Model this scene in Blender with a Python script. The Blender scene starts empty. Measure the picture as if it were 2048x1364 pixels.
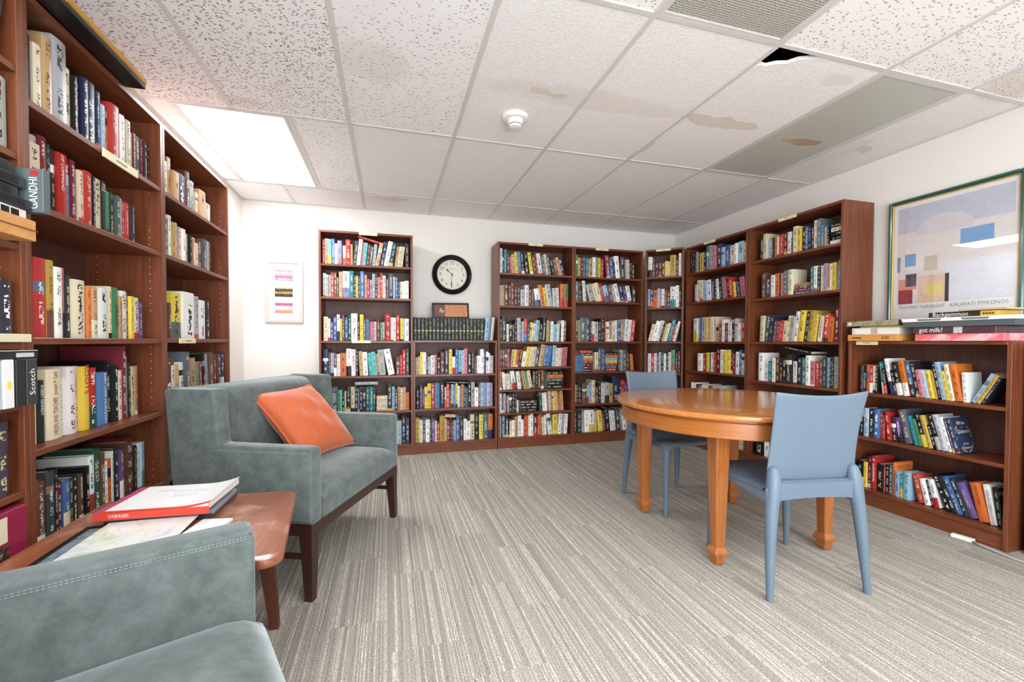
import bpy, bmesh, math, random
from mathutils import Matrix, Vector
random.seed(7)
sc = bpy.context.scene
COL = sc.collection
R = math.radians

# ------------------------------------------------------------------ camera
FPX, YAW, PITCH, ROLL, CAMH, CYOFF = 868.97, 0.2789, -0.0209, 0.0024, 1.0504, 19.44
_c, _s = math.cos(YAW), math.sin(YAW)
_cp, _sp = math.cos(PITCH), math.sin(PITCH)
_cr, _sr = math.cos(ROLL), math.sin(ROLL)
_Rt = Vector((_c, -_s, 0)); _F = Vector((_cp*_s, _cp*_c, _sp)); _U = Vector((-_sp*_s, -_sp*_c, _cp))
_X = _Rt*_cr + _U*_sr; _Y = _U*_cr - _Rt*_sr
cam_d = bpy.data.cameras.new('camera'); cam = bpy.data.objects.new('camera', cam_d); COL.objects.link(cam)
cam_d.sensor_width = 36.0; cam_d.lens = FPX/2048*36.0; cam_d.shift_y = CYOFF/2048; cam_d.clip_start = 0.02
cam.matrix_world = Matrix(((_X.x, _Y.x, -_F.x, 0), (_X.y, _Y.y, -_F.y, 0), (_X.z, _Y.z, -_F.z, CAMH), (0, 0, 0, 1)))
sc.camera = cam
sc.cycles.use_light_tree = False; sc.cycles.caustics_reflective = False; sc.cycles.caustics_refractive = False; sc.cycles.max_bounces = 10; sc.cycles.diffuse_bounces = 5
def cam_depth(x, y): return _s*x + _c*y

# ------------------------------------------------------------------ view, world, lights
sc.view_settings.view_transform = 'Standard'; sc.view_settings.look = 'None'
sc.view_settings.exposure = 1.18; sc.view_settings.gamma = 1.0; sc.view_settings.use_curve_mapping = False
world = bpy.data.worlds.new('world'); sc.world = world; world.use_nodes = True
world.node_tree.nodes['Background'].inputs[0].default_value = (0.9, 0.95, 1, 1)
world.node_tree.nodes['Background'].inputs[1].default_value = 0.3
PANEL_EMIT = 8.4       # lit fluorescent panel in view
REAR_FILL_EMIT = 7.0         # fill panels added over and behind the camera, out of view
day = bpy.data.lights.new('rear_fill', 'AREA'); day.shape = 'RECTANGLE'; day.size = 2.8; day.size_y = 1.75   # fill lamp added outside the made-up window behind the viewer
day.energy = 95.0; day.color = (0.86, 0.94, 1.0)
fill_o = bpy.data.objects.new('rear_fill', day); COL.objects.link(fill_o); fill_o.location = (0.35, -2.45, 0.95); fill_o.rotation_euler = (R(114), 0, 0)   # tilted upward to brighten the ceiling

# ------------------------------------------------------------------ colour + materials
def lin(c): return c/12.92 if c <= 0.04045 else ((c+0.055)/1.055)**2.4
def S(r, g, b): return (lin(r/255), lin(g/255), lin(b/255))
MATS = {}
class NT:
    def __init__(s, name):
        s.m = bpy.data.materials.new(name); s.m.use_nodes = True
        s.t = s.m.node_tree; s.n = s.t.nodes; s.b = s.n['Principled BSDF']; MATS[name] = s.m
    def add(s, typ, **kw):
        n = s.n.new(typ)
        for k, v in kw.items():
            if k.startswith('i_'):
                n.inputs[k[2:].replace('_', ' ')].default_value = v
            else: setattr(n, k, v)
        return n
    def link(s, a, b): s.t.links.new(a, b)
    def math(s, op, a, b=None, c=None):
        n = s.n.new('ShaderNodeMath'); n.operation = op
        for i, v in enumerate((a, b, c)):
            if v is None: continue
            if isinstance(v, (int, float)): n.inputs[i].default_value = v
            else: s.link(v, n.inputs[i])
        return n.outputs[0]
    def mix(s, fac, a, b, mode='MIX'):
        n = s.n.new('ShaderNodeMix'); n.data_type = 'RGBA'; n.blend_type = mode
        for sock, v in ((n.inputs[0], fac), (n.inputs[6], a), (n.inputs[7], b)):
            if isinstance(v, (int, float)): sock.default_value = v
            elif isinstance(v, tuple): sock.default_value = v if len(v) == 4 else (*v, 1)
            else: s.link(v, sock)
        return n.outputs[2]
    def ramp(s, fac, stops):
        n = s.n.new('ShaderNodeValToRGB'); e = n.color_ramp.elements
        while len(e) < len(stops): e.new(0.5)
        for el, (p, c) in zip(e, stops): el.position = p; el.color = (*c, 1) if len(c) == 3 else c
        s.link(fac, n.inputs[0]); return n.outputs[0]
    def coords(s, out='Object', scale=(1, 1, 1), rot=(0, 0, 0)):
        tc = s.n.new('ShaderNodeTexCoord'); mp = s.n.new('ShaderNodeMapping')
        mp.inputs['Scale'].default_value = scale; mp.inputs['Rotation'].default_value = rot
        s.link(tc.outputs[out], mp.inputs[0]); return mp.outputs[0]
    def worldpos(s, scale=(1, 1, 1)):
        g = s.n.new('ShaderNodeNewGeometry'); mp = s.n.new('ShaderNodeMapping'); mp.inputs['Scale'].default_value = scale
        s.link(g.outputs['Position'], mp.inputs[0]); return mp.outputs[0]
    def noise(s, vec, scale, detail=3, rough=0.5, dist=0):
        n = s.n.new('ShaderNodeTexNoise'); n.inputs['Scale'].default_value = scale; n.inputs['Detail'].default_value = detail
        n.inputs['Roughness'].default_value = rough; n.inputs['Distortion'].default_value = dist
        s.link(vec, n.inputs['Vector']); return n.outputs['Fac']
    def base(s, v):
        if isinstance(v, tuple): s.b.inputs['Base Color'].default_value = (*v[:3], 1)
        else: s.link(v, s.b.inputs['Base Color'])
    def rough(s, v):
        if isinstance(v, (int, float)): s.b.inputs['Roughness'].default_value = v
        else: s.link(v, s.b.inputs['Roughness'])
    def bump(s, h, strength=0.3, dist=0.002):
        n = s.n.new('ShaderNodeBump'); n.inputs['Strength'].default_value = strength; n.inputs['Distance'].default_value = dist
        s.link(h, n.inputs['Height']); s.link(n.outputs[0], s.b.inputs['Normal'])
def plain(name, col, rough=0.5, var=0.06, scale=30, metallic=0.0, spec=0.5, coat=0.0):
    if name in MATS: return MATS[name]
    t = NT(name); v = t.coords('Object'); f = t.noise(v, scale)
    t.base(t.mix(f, tuple(c*(1-var) for c in col), tuple(min(1, c*(1+var)) for c in col)))
    t.rough(rough); t.b.inputs['Metallic'].default_value = metallic; t.b.inputs['Specular IOR Level'].default_value = spec
    t.b.inputs['Coat Weight'].default_value = coat; t.b.inputs['Coat Roughness'].default_value = 0.1
    return t.m
def wood(name, dark, light, axis='Z', scale=1.0, rough=0.4, contrast=(0.3, 0.7), coat=0.0, worn=None):
    if name in MATS: return MATS[name]
    t = NT(name); k = (2.0, 2.0, 60) if name == 'golden_oak_apron' else {'X': (1.2, 22, 22), 'Y': (22, 1.2, 22), 'Z': (22, 22, 1.2)}[axis]
    v = t.coords('Object', tuple(q*scale for q in k))
    f = t.noise(v, 2.2, 5, 0.6, 0.8); f2 = t.noise(v, 9.0, 2)
    ff = t.math('ADD', t.math('MULTIPLY', f, 0.75), t.math('MULTIPLY', f2, 0.25))
    c = t.ramp(ff, [(contrast[0], dark), (contrast[1], light)])
    if worn is not None:
        w = t.noise(t.coords('Object'), 7.0, 6, 0.7)
        c = t.mix(t.ramp(w, [(0.52, (0, 0, 0)), (0.68, (1, 1, 1))]), c, worn)
    t.base(c); t.rough(rough); t.bump(f2, 0.06, 0.001)
    t.b.inputs['Coat Weight'].default_value = coat; t.b.inputs['Coat Roughness'].default_value = 0.12
    return t.m

M_CASE = wood('bookcase_veneer', S(90, 44, 26), S(134, 74, 44), 'Z', 1.0, 0.38)
M_CASEX = wood('bookcase_shelf_veneer', S(90, 44, 26), S(134, 74, 44), 'X', 1.0, 0.33)
M_CASEB = wood('bookcase_back_veneer', S(84, 52, 44), S(112, 74, 62), 'Z', 0.8, 0.5)
M_OAK = wood('golden_oak', S(136, 72, 28), S(184, 112, 54), 'Z', 1.0, 0.3, (0.25, 0.75), 0.25)
M_OAKX = wood('golden_oak_top', S(166, 94, 38), S(210, 140, 76), 'X', 1.3, 0.2, (0.25, 0.75), 0.5)
M_OAKA = wood('golden_oak_apron', S(140, 76, 30), S(188, 116, 56), 'X', 1.0, 0.28, (0.25, 0.75), 0.3)
M_ESP = wood('espresso_wood', S(40, 20, 18), S(66, 34, 30), 'Z', 1.0, 0.35)
M_TTOP = wood('worn_table_wood', S(122, 66, 42), S(164, 98, 66), 'Y', 1.0, 0.3, (0.3, 0.7), 0.15, S(190, 140, 112))
M_TLEG = wood('worn_table_leg', S(62, 26, 18), S(100, 48, 32), 'Z', 1.0, 0.4)
M_HONEY = wood('honey_wood', S(196, 134, 74), S(222, 164, 100), 'Y', 1.0, 0.4)

def velvet():
    t = NT('grey_velvet'); v = t.coords('Object')
    f = t.ramp(t.noise(v, 14, 9, 0.75, 0.15), [(0.36, (0, 0, 0)), (0.66, (1, 1, 1))]); g = t.noise(v, 420, 2)
    t.base(t.mix(f, S(84, 92, 90), S(112, 120, 118))); t.rough(0.85)
    t.b.inputs['Sheen Weight'].default_value = 0.8; t.b.inputs['Sheen Roughness'].default_value = 0.35
    t.b.inputs['Sheen Tint'].default_value = (0.85, 0.9, 0.92, 1); t.b.inputs['Specular IOR Level'].default_value = 0.15
    t.bump(t.math('ADD', g, t.math('MULTIPLY', f, 1.5)), 0.18, 0.0015); return t.m
M_VELVET = velvet()
def orange_cloth():
    t = NT('orange_satin_cloth'); v = t.coords('Object'); f = t.noise(v, 9, 4, 0.6, 1.5)
    t.base(t.mix(f, S(184, 80, 36), S(208, 102, 52))); t.rough(0.55)
    t.b.inputs['Sheen Weight'].default_value = 0.3
    t.bump(f, 0.5, 0.01); return t.m
M_ORANGE = orange_cloth()
M_STITCH = plain('pale_stitch_thread', S(158, 168, 164), 0.8)
def chair_plastic():
    t = NT('pale_blue_plastic'); v = t.coords('Object'); f = t.noise(v, 300, 2); g = t.noise(v, 4, 2)
    t.base(t.mix(g, S(92, 108, 124), S(100, 116, 132))); t.rough(0.42); t.bump(f, 0.08, 0.0008); return t.m
M_BLUE = chair_plastic()
def wall_paint():
    t = NT('cream_wall_paint'); v = t.worldpos(); f = t.noise(v, 45, 4, 0.6); g = t.noise(v, 1.2, 2)
    t.base(t.mix(g, S(234, 229, 223), S(239, 234, 228))); t.rough(0.8); t.bump(f, 0.12, 0.004); return t.m
M_WALL = wall_paint()
def carpet():
    t = NT('striped_loop_carpet'); p = t.worldpos()
    sx = t.add('ShaderNodeSeparateXYZ'); t.link(p, sx.inputs[0]); X, Y = sx.outputs[0], sx.outputs[1]
    # staggered carpet planks half a metre long: each shifts the stripe sequence
    colm = t.math('FLOOR', t.math('DIVIDE', X, 0.25))
    row = t.math('FLOOR', t.math('ADD', t.math('DIVIDE', Y, 0.5), t.math('MULTIPLY', colm, 0.37)))
    seed = t.math('ADD', t.math('MULTIPLY', row, 3.71), t.math('MULTIPLY', colm, 1.93))
    def lines(pitch, salt):
        li = t.math('FLOOR', t.math('DIVIDE', X, pitch)); wn = t.add('ShaderNodeTexWhiteNoise', noise_dimensions='2D')
        cb = t.add('ShaderNodeCombineXYZ'); t.link(t.math('ADD', li, salt), cb.inputs[0]); t.link(seed, cb.inputs[1]); t.link(cb.outputs[0], wn.inputs['Vector'])
        return li, wn.outputs['Value']
    l1, st = lines(0.0046, 0.0); l2, tone = lines(0.031, 7.0)
    cbn = t.add('ShaderNodeCombineXYZ'); t.link(t.math('MULTIPLY', l1, 3.3), cbn.inputs[0]); t.link(t.math('MULTIPLY', Y, 26), cbn.inputs[1])
    brk = t.noise(cbn.outputs[0], 1.0, 2)
    c = t.ramp(st, [(0.0, S(150, 142, 132)), (0.35, S(172, 164, 153)), (0.62, S(190, 182, 171)), (0.80, S(206, 199, 188)), (0.94, S(230, 225, 214))])
    c = t.mix(t.ramp(brk, [(0.40, (0.55, 0.55, 0.55)), (0.60, (0, 0, 0))]), c, S(176, 168, 158))
    c = t.mix(t.math('MULTIPLY', tone, 0.15), c, S(140, 138, 128))
    fl = t.noise(p, 170, 3, 0.8)
    c = t.mix(t.ramp(fl, [(0.38, (0.75, 0.75, 0.75)), (0.56, (0, 0, 0))]), c, S(112, 106, 97))
    t.base(c); t.rough(0.95); t.b.inputs['Specular IOR Level'].default_value = 0.1
    t.bump(t.math('ADD', fl, t.math('MULTIPLY', st, 0.5)), 0.4, 0.004); return t.m
M_CARPET = carpet()
# water stains on the ceiling: (x, y, rx, ry, strength)
STAINS = [(1.03, 2.12, 0.66, 0.10, 0.17), (0.756, 2.115, 0.07, 0.03, 0.42), (0.87, 2.122, 0.06, 0.03, 0.35), (1.87, 2.12, 0.26, 0.06, 0.5),
          (-0.06, 2.12, 0.17, 0.17, 0.17), (2.10, 1.62, 0.10, 0.06, 0.2), (1.63, 2.58, 0.025, 0.15, 0.55), (3.02, 1.36, 0.22, 0.2, 0.35),
          (0.03, 4.07, 0.2, 0.06, 0.3), (-0.75, 2.66, 0.12, 0.06, 0.25), (3.03, 2.157, 0.06, 0.035, 0.45), (2.93, 2.30, 0.10, 0.3, 0.16), (2.555, 2.17, 0.13, 0.05, 0.9)]
def add_stains(t, col, which=None):
    p = t.worldpos(); n = t.add('ShaderNodeTexNoise', i_Scale=5.0, i_Detail=5.0)
    t.link(p, n.inputs['Vector'])
    sb = t.add('ShaderNodeVectorMath', operation='SUBTRACT'); t.link(n.outputs['Color'], sb.inputs[0]); sb.inputs[1].default_value = (0.5, 0.5, 0.5)
    ml = t.add('ShaderNodeVectorMath', operation='MULTIPLY'); t.link(sb.outputs[0], ml.inputs[0]); ml.inputs[1].default_value = (0.13, 0.13, 0)
    ad = t.add('ShaderNodeVectorMath', operation='ADD'); t.link(p, ad.inputs[0]); t.link(ml.outputs[0], ad.inputs[1])
    sp = t.add('ShaderNodeSeparateXYZ'); t.link(ad.outputs[0], sp.inputs[0])
    for (x, y, rx, ry, k) in (which or STAINS):
        a = t.math('DIVIDE', t.math('SUBTRACT', sp.outputs[0], x), rx); b = t.math('DIVIDE', t.math('SUBTRACT', sp.outputs[1], y), ry)
        d = t.math('ADD', t.math('MULTIPLY', a, a), t.math('MULTIPLY', b, b))
        m = t.ramp(d, [(0.0, (k*.7,)*3), (0.80, (k*.75,)*3), (0.90, (k,)*3), (1.0, (0, 0, 0))] if k > .4 else [(0.0, (k,)*3), (0.5, (k*.9,)*3), (0.8, (k*.45,)*3), (1.0, (0, 0, 0))])
        col = t.mix(m, col, S(190, 166, 128) if k < .85 else S(168, 122, 84))
    return col
def tile_mat(name, fiss, base):
    t = NT(name); p = t.worldpos()
    c = t.mix(t.noise(p, 1.5, 2), tuple(q*.97 for q in base), base)
    if fiss > 0:
        vo = t.add('ShaderNodeTexVoronoi', i_Scale=1.0); vo.feature = 'F1'
        n = t.add('ShaderNodeTexNoise', i_Scale=22.0, i_Detail=2.0); t.link(p, n.inputs['Vector'])
        mp = t.add('ShaderNodeMapping'); mp.inputs['Scale'].default_value = (62, 110, 1); mp.inputs['Rotation'].default_value = (0, 0, 0.5)
        mx = t.add('ShaderNodeMix'); mx.data_type = 'VECTOR'; mx.inputs[0].default_value = 0.035
        t.link(p, mx.inputs[4]); t.link(n.outputs['Color'], mx.inputs[5]); t.link(mx.outputs[1], mp.inputs[0]); t.link(mp.outputs[0], vo.inputs['Vector'])
        pick = t.add('ShaderNodeSeparateColor'); t.link(vo.outputs['Color'], pick.inputs[0])
        m = t.math('MULTIPLY', t.math('LESS_THAN', vo.outputs['Distance'], 0.34), t.math('LESS_THAN', pick.outputs[0], 0.25+0.5*fiss))
        c = t.mix(t.math('MULTIPLY', m, 0.55+0.3*fiss), c, S(120, 104, 96))
        t.bump(t.math('SUBTRACT', 1.0, m), 0.4, 0.003)
    else:
        f = t.noise(p, 85, 4, 0.6); c = t.mix(t.ramp(f, [(0.3, (0.25,)*3), (0.6, (0, 0, 0))]), c, S(186, 178, 172)); t.bump(f, 0.5, 0.005)
    t.base(add_stains(t, c)); t.rough(0.9); return t.m
M_TILEF = tile_mat('fissured_ceiling_tile', 1.0, S(248, 245, 245))
M_TILEM = tile_mat('lightly_fissured_ceiling_tile', 0.45, S(248, 245, 245))
M_TILEH = tile_mat('pinholed_ceiling_tile', 0.2, S(248, 245, 245))
M_TILET = tile_mat('textured_ceiling_tile', 0.0, S(249, 246, 246))
M_BAR = plain('white_grid_metal', S(214, 210, 208), 0.5)
M_PLENUM = plain('dark_plenum', S(12, 11, 10), 0.9)
def emit(name, col, strength):
    t = NT(name); t.base(col); t.b.inputs['Emission Color'].default_value = (*col, 1); t.b.inputs['Emission Strength'].default_value = strength; return t.m
M_LIT = emit('lit_prismatic_diffuser', (0.93, 0.97, 1.0), PANEL_EMIT)
M_FILLR = emit('rear_fill_diffuser', (0.92, 0.965, 1.0), REAR_FILL_EMIT)
def unlit():
    t = NT('unlit_prismatic_diffuser'); p = t.worldpos()
    ck = t.add('ShaderNodeTexChecker', i_Scale=130.0); t.link(p, ck.inputs['Vector'])
    c = t.mix(ck.outputs['Fac'], S(182, 183, 174), S(200, 201, 192))
    t.base(add_stains(t, c, [STAINS[-1], (2.45, 2.19, 0.08, 0.025, 0.8)])); t.rough(0.35); t.bump(ck.outputs['Fac'], 0.2, 0.002); return t.m
M_UNLIT = unlit()
def grille():
    t = NT('perforated_vent_metal'); p = t.worldpos((1, 1, 1))
    vo = t.add('ShaderNodeTexVoronoi', i_Scale=95.0, i_Randomness=0.15); t.link(p, vo.inputs['Vector'])
    m = t.math('LESS_THAN', vo.outputs['Distance'], 0.36)
    t.base(t.mix(m, S(206, 204, 194), S(116, 114, 106))); t.rough(0.5); t.bump(t.math('SUBTRACT', 1.0, m), 0.4, 0.003); return t.m
M_GRILLE = grille()
M_WHITE = plain('white_plastic', S(238, 234, 230), 0.4)
M_BLACK = plain('black_painted_metal', S(14, 13, 14), 0.35)
M_BLACKG = plain('black_gloss_frame', S(22, 18, 18), 0.25)
M_CREAM = plain('cream_label_card', S(236, 222, 178), 0.5)
M_PAGES = plain('cream_page_edges', S(222, 208, 178), 0.8, 0.1, 150)
M_INK = {k: plain('printed_ink_'+k, S(*v), 0.5) for k, v in dict(black=(24, 20, 22), white=(244, 242, 238), red=(176, 34, 34), darkred=(120, 30, 28), yellow=(240, 214, 90), gold=(206, 170, 96), navy=(30, 40, 84), grey=(120, 120, 122), cream=(236, 226, 200), palegrey=(196, 198, 204)).items()}
M_HOLE = plain('shelf_pin_hole', S(206, 190, 178), 0.5)

# ------------------------------------------------------------------ mesh helpers
def mesh_obj(name, verts, faces, mat, parent=None, smooth=False, loc=None):
    me = bpy.data.meshes.new(name); me.from_pydata(verts, [], faces); me.update()
    if mat is not None: me.materials.append(mat)
    if smooth: me.polygons.foreach_set('use_smooth', [True]*len(me.polygons))
    o = bpy.data.objects.new(name, me); COL.objects.link(o)
    if parent is not None: o.parent = parent
    if loc is not None: o.location = loc
    return o
class G:
    """collects pieces of ONE part"""
    def __init__(s): s.bm = bmesh.new()
    def box(s, x0, x1, y0, y1, z0, z1, bev=0.0, seg=1, mat=None):
        b = s.bm if bev == 0 else bmesh.new()
        vs = [b.verts.new((x, y, z)) for x in (x0, x1) for y in (y0, y1) for z in (z0, z1)]
        for f in ((0, 1, 3, 2), (4, 6, 7, 5), (0, 4, 5, 1), (2, 3, 7, 6), (0, 2, 6, 4), (1, 5, 7, 3)): b.faces.new([vs[i] for i in f])
        if bev:
            bmesh.ops.bevel(b, geom=list(b.edges), offset=bev, segments=seg, profile=0.5, affect='EDGES'); s.merge(b, mat)
        elif mat is not None: bmesh.ops.transform(b, matrix=mat, verts=vs)
        return s
    def merge(s, b, mat=None):
        if mat is not None: bmesh.ops.transform(b, matrix=mat, verts=b.verts)
        me = bpy.data.meshes.new('tmp'); b.to_mesh(me); b.free(); s.bm.from_mesh(me); bpy.data.meshes.remove(me); return s
    def prism(s, poly, a0, a1, axis='x', bev=0.0, seg=2, mat=None):
        """poly: 2D outline; extruded along axis between a0 and a1"""
        b = bmesh.new()
        def P(q, a): return {'x': (a, q[0], q[1]), 'y': (q[0], a, q[1]), 'z': (q[0], q[1], a)}[axis]
        lo = [b.verts.new(P(q, a0)) for q in poly]; hi = [b.verts.new(P(q, a1)) for q in poly]; n = len(poly)
        b.faces.new(lo); b.faces.new(hi[::-1])
        for i in range(n): b.faces.new((lo[i], lo[(i+1) % n], hi[(i+1) % n], hi[i]))
        bmesh.ops.recalc_face_normals(b, faces=b.faces)
        if bev: bmesh.ops.bevel(b, geom=list(b.edges), offset=bev, segments=seg, profile=0.5, affect='EDGES')
        return s.merge(b, mat)
    def loft(s, rings, cap=True, closed=True, mat=None):
        b = bmesh.new(); R_ = [[b.verts.new(p) for p in r] for r in rings]; n = len(rings[0])
        for i in range(len(R_)-1):
            for j in range(n if closed else n-1):
                b.faces.new((R_[i][j], R_[i][(j+1) % n], R_[i+1][(j+1) % n], R_[i+1][j]))
        if cap: b.faces.new(R_[0][::-1]); b.faces.new(R_[-1])
        bmesh.ops.recalc_face_normals(b, faces=b.faces); return s.merge(b, mat)
    def lathe(s, prof, n=32, mat=None, cap=True):
        return s.loft([[(r*math.cos(2*math.pi*k/n), r*math.sin(2*math.pi*k/n), z) for k in range(n)] for r, z in prof], cap, True, mat)
    def tube(s, pts, r, n=8, closed=False):
        P = [Vector(p) for p in pts]; rings = []
        for i, p in enumerate(P):
            a = P[(i-1) % len(P)] if (closed or i > 0) else p; c = P[(i+1) % len(P)] if (closed or i < len(P)-1) else p
            d = (c-a).normalized(); up = Vector((0, 0, 1)) if abs(d.z) < 0.9 else Vector((1, 0, 0))
            u = d.cross(up).normalized(); v = d.cross(u)
            rr = r[i] if isinstance(r, (list, tuple)) else r
            rings.append([tuple(p+u*(rr*math.cos(2*math.pi*k/n))+v*(rr*math.sin(2*math.pi*k/n))) for k in range(n)])
        if closed: rings.append(rings[0])
        return s.loft(rings, cap=not closed)
    def build(s, name, mat, parent=None, smooth=False, angle=None):
        me = bpy.data.meshes.new(name); s.bm.to_mesh(me); s.bm.free()
        if mat is not None: me.materials.append(mat)
        if smooth:
            me.polygons.foreach_set('use_smooth', [True]*len(me.polygons))
            if angle: me.set_sharp_from_angle(angle=R(angle))
        o = bpy.data.objects.new(name, me); COL.objects.link(o)
        if parent is not None: o.parent = parent
        return o
def tag(o, label, cat, group=None):
    o['label'] = label; o['category'] = cat
    if group: o['group'] = group
    return o
def struct(o, label=None):
    o['kind'] = 'structure'
    if label: o['label'] = label
    return o
def thing(name, label, cat, loc=(0, 0, 0), rz=0.0, group=None):
    o = bpy.data.objects.new(name, None); COL.objects.link(o); o.location = loc; o.rotation_euler = (0, 0, rz)
    o.empty_display_size = 0.1
    return tag(o, label, cat, group)
_txt_cache = {}
def lettering(body, size, mat, matrix, parent, name='lettering', align='CENTER', sx=1.0, bold=0.0):
    key = (body, align, bold)
    if key not in _txt_cache:
        cu = bpy.data.curves.new('t', 'FONT'); cu.body = body; cu.size = 1.0; cu.align_x = align; cu.align_y = 'CENTER'; cu.resolution_u = 2
        cu.space_line = 0.9; cu.offset = bold
        ob = bpy.data.objects.new('t', cu); me = bpy.data.meshes.new_from_object(ob); bpy.data.objects.remove(ob); bpy.data.curves.remove(cu)
        _txt_cache[key] = me
    me = _txt_cache[key].copy(); me.name = name
    me.materials.clear(); me.materials.append(mat)
    o = bpy.data.objects.new(name, me); COL.objects.link(o); o.parent = parent
    o.matrix_local = matrix @ Matrix.Diagonal((size*sx, size, size, 1))
    return o
def basis(right, up, origin):
    r = Vector(right).normalized(); u = Vector(up).normalized(); n = r.cross(u)
    return Matrix(((r.x, u.x, n.x, origin[0]), (r.y, u.y, n.y, origin[1]), (r.z, u.z, n.z, origin[2]), (0, 0, 0, 1)))

# ------------------------------------------------------------------ room shell
XL, XR, YB, YF, H = -1.255, 3.285, 4.455, -2.2, 2.323
struct(G().box(XL-.1, XR+.1, YF-.1, YB+.1, -0.08, 0).build('floor', M_CARPET), 'grey and beige striped carpet floor')
struct(G().box(XL-.1, XR+.1, YB, YB+.1, 0, H+.2).build('wall_back', M_WALL), 'cream painted back wall behind the clock')
struct(G().box(XL-.1, XL, YF, YB, 0, H+.2).build('wall_left', M_WALL), 'cream painted left wall behind bookcases')
struct(G().box(XR, XR+.1, YF, YB, 0, H+.2).build('wall_right', M_WALL), 'cream painted right wall behind the poster')
g = G(); wx0, wx1, wz0, wz1 = -1.10, 1.80, .10, 2.14
g.box(XL-.1, wx0, YF-.1, YF, 0, H+.2).box(wx1, XR+.1, YF-.1, YF, 0, H+.2).box(wx0, wx1, YF-.1, YF, 0, wz0).box(wx0, wx1, YF-.1, YF, wz1, H+.2)
struct(g.build('wall_front', M_WALL), 'cream painted wall behind the viewer, with an added window opening')
M_WINF = plain('added_window_frame', S(232, 230, 226), .4)
win = struct(G().box(wx0, wx1, YF-.07, YF-.02, wz0, wz0+.05).box(wx0, wx1, YF-.07, YF-.02, wz1-.05, wz1).build('added_window_1', M_WINF), 'added white framed window behind the viewer, for fill light')  # unseen window, added so the fill lamp can shine in
for x in (wx0+.025, wx0+.98, wx1-.98, wx1-.025): G().box(x-.025, x+.025, YF-.07, YF-.02, wz0+.05, wz1-.05).build('mullion', M_WINF, win)
M_BASE = plain('cream_baseboard_paint', S(214, 206, 196), 0.5)
struct(G().box(XL, XR, YB-.012, YB, 0, .07, .003).build('baseboard_back', M_BASE))
struct(G().box(XL, XL+.012, 3.16, YB-.012, 0, .07, .003).build('baseboard_left', M_BASE))
struct(G().box(XR-.012, XR, YF, 1.36, 0, .07, .003).build('baseboard_right', M_BASE))

# ceiling: plenum deck, tiles and grid bars as parts
ceil = struct(G().box(XL-.1, XR+.1, YF-.1, YB+.1, H+.14, H+.2).build('ceiling', M_PLENUM), 'suspended ceiling of stained white tiles')
XC = [-0.819, -0.210, 0.402, 1.006, 1.620, 2.250, 2.831]          # grid lines along the room's depth
YR = [-2.16, -0.94, 0.28, 1.501, 2.737, 3.955]                       # grid lines across
TB = 0.012
def tile(x0, x1, y0, y1, mat, poly=None):
    g = G()
    if poly: g.prism(poly, H+.004, H+.019, 'z')
    else: g.box(x0+TB*.6, x1-TB*.6, y0+TB*.6, y1-TB*.6, H+.004, H+.019)
    o = g.build('ceiling_tile', mat, ceil); o['kind'] = 'structure'
def bar(x0, x1, y0, y1):
    o = G().box(x0, x1, y0, y1, H, H+.03, .0015).build('grid_bar', M_BAR, ceil); o['kind'] = 'structure'
xs = [XL]+XC+[XR]; ys = [YF]+YR+[YB]
LIGHTS = {}
for i in range(len(xs)-1):
    for j in range(len(ys)-1):
        x0, x1, y0, y1 = xs[i], xs[i+1], ys[j], ys[j+1]
        if j == 5 and i in (0, 1): continue                       # row holding the lit panel, laid out below
        if (i, j) == (6, 4): continue                             # unlit fluorescent
        if (i, j) == (4, 3): continue                             # vent
        if (i, j) in ((3, 2), (5, 2), (1, 2)): continue           # added fill panels over and behind the camera
        if j == 4 and i <= 2: m = M_TILEF if i < 2 else M_TILEH
        elif j == 4 or j == 5: m = M_TILET
        elif j == 3: m = M_TILEM if i >= 5 else (M_TILEF if i < 2 else M_TILEH)
        else: m = M_TILET if j == 6 else M_TILEF
        if (i, j) == (5, 4):                                      # tile with its corner broken away
            a, b, c, d = x0+.008, x1-.008, y0+.008, y1-.008
            tile(x0, x1, y0, y1, m, [(a, d), (a, c+.155), (a+.03, c+.125), (a+.055, c+.128), (a+.09, c+.10), (a+.135, c+.085), (a+.16, c+.05), (a+.2, c+.03), (a+.235, c), (b, c), (b, d)])
        else: tile(x0, x1, y0, y1, m)
LX0, LX1 = -1.105, -0.548
j0, j1 = 2.737, 3.94
tile(XL, LX0, j0, j1, M_TILET); tile(LX1, -0.21, j0, j1, M_TILEH)
tile(XL, -0.21, j1, 3.955, M_BAR)
for k, x in enumerate(XC):
    if k == 0: bar(x-TB, x+TB, YF, 2.737); bar(x-TB, x+TB, 3.955, YB)
    else: bar(x-TB, x+TB, YF, YB)
for y in YR:
    seg = [XL]+XC+[XR]
    for a, b in zip(seg[:-1], seg[1:]): bar(a+TB*(a != XL), b-TB*(b != XR), y-TB, y+TB)
for x in (LX0-.010, LX1+.010): bar(x-TB, x+TB, 2.737+TB, 3.955-TB)
for nm, a in (('trim_1', (XL, XR, YB-.018, YB)), ('trim_2', (XR-.018, XR, YF, YB-.018)), ('trim_3', (XL, XL+.018, YF, YB-.018))):
    struct(G().box(*a, H-.002, H+.003).build(nm, M_BAR), 'white wall angle edging the ceiling')

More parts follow.
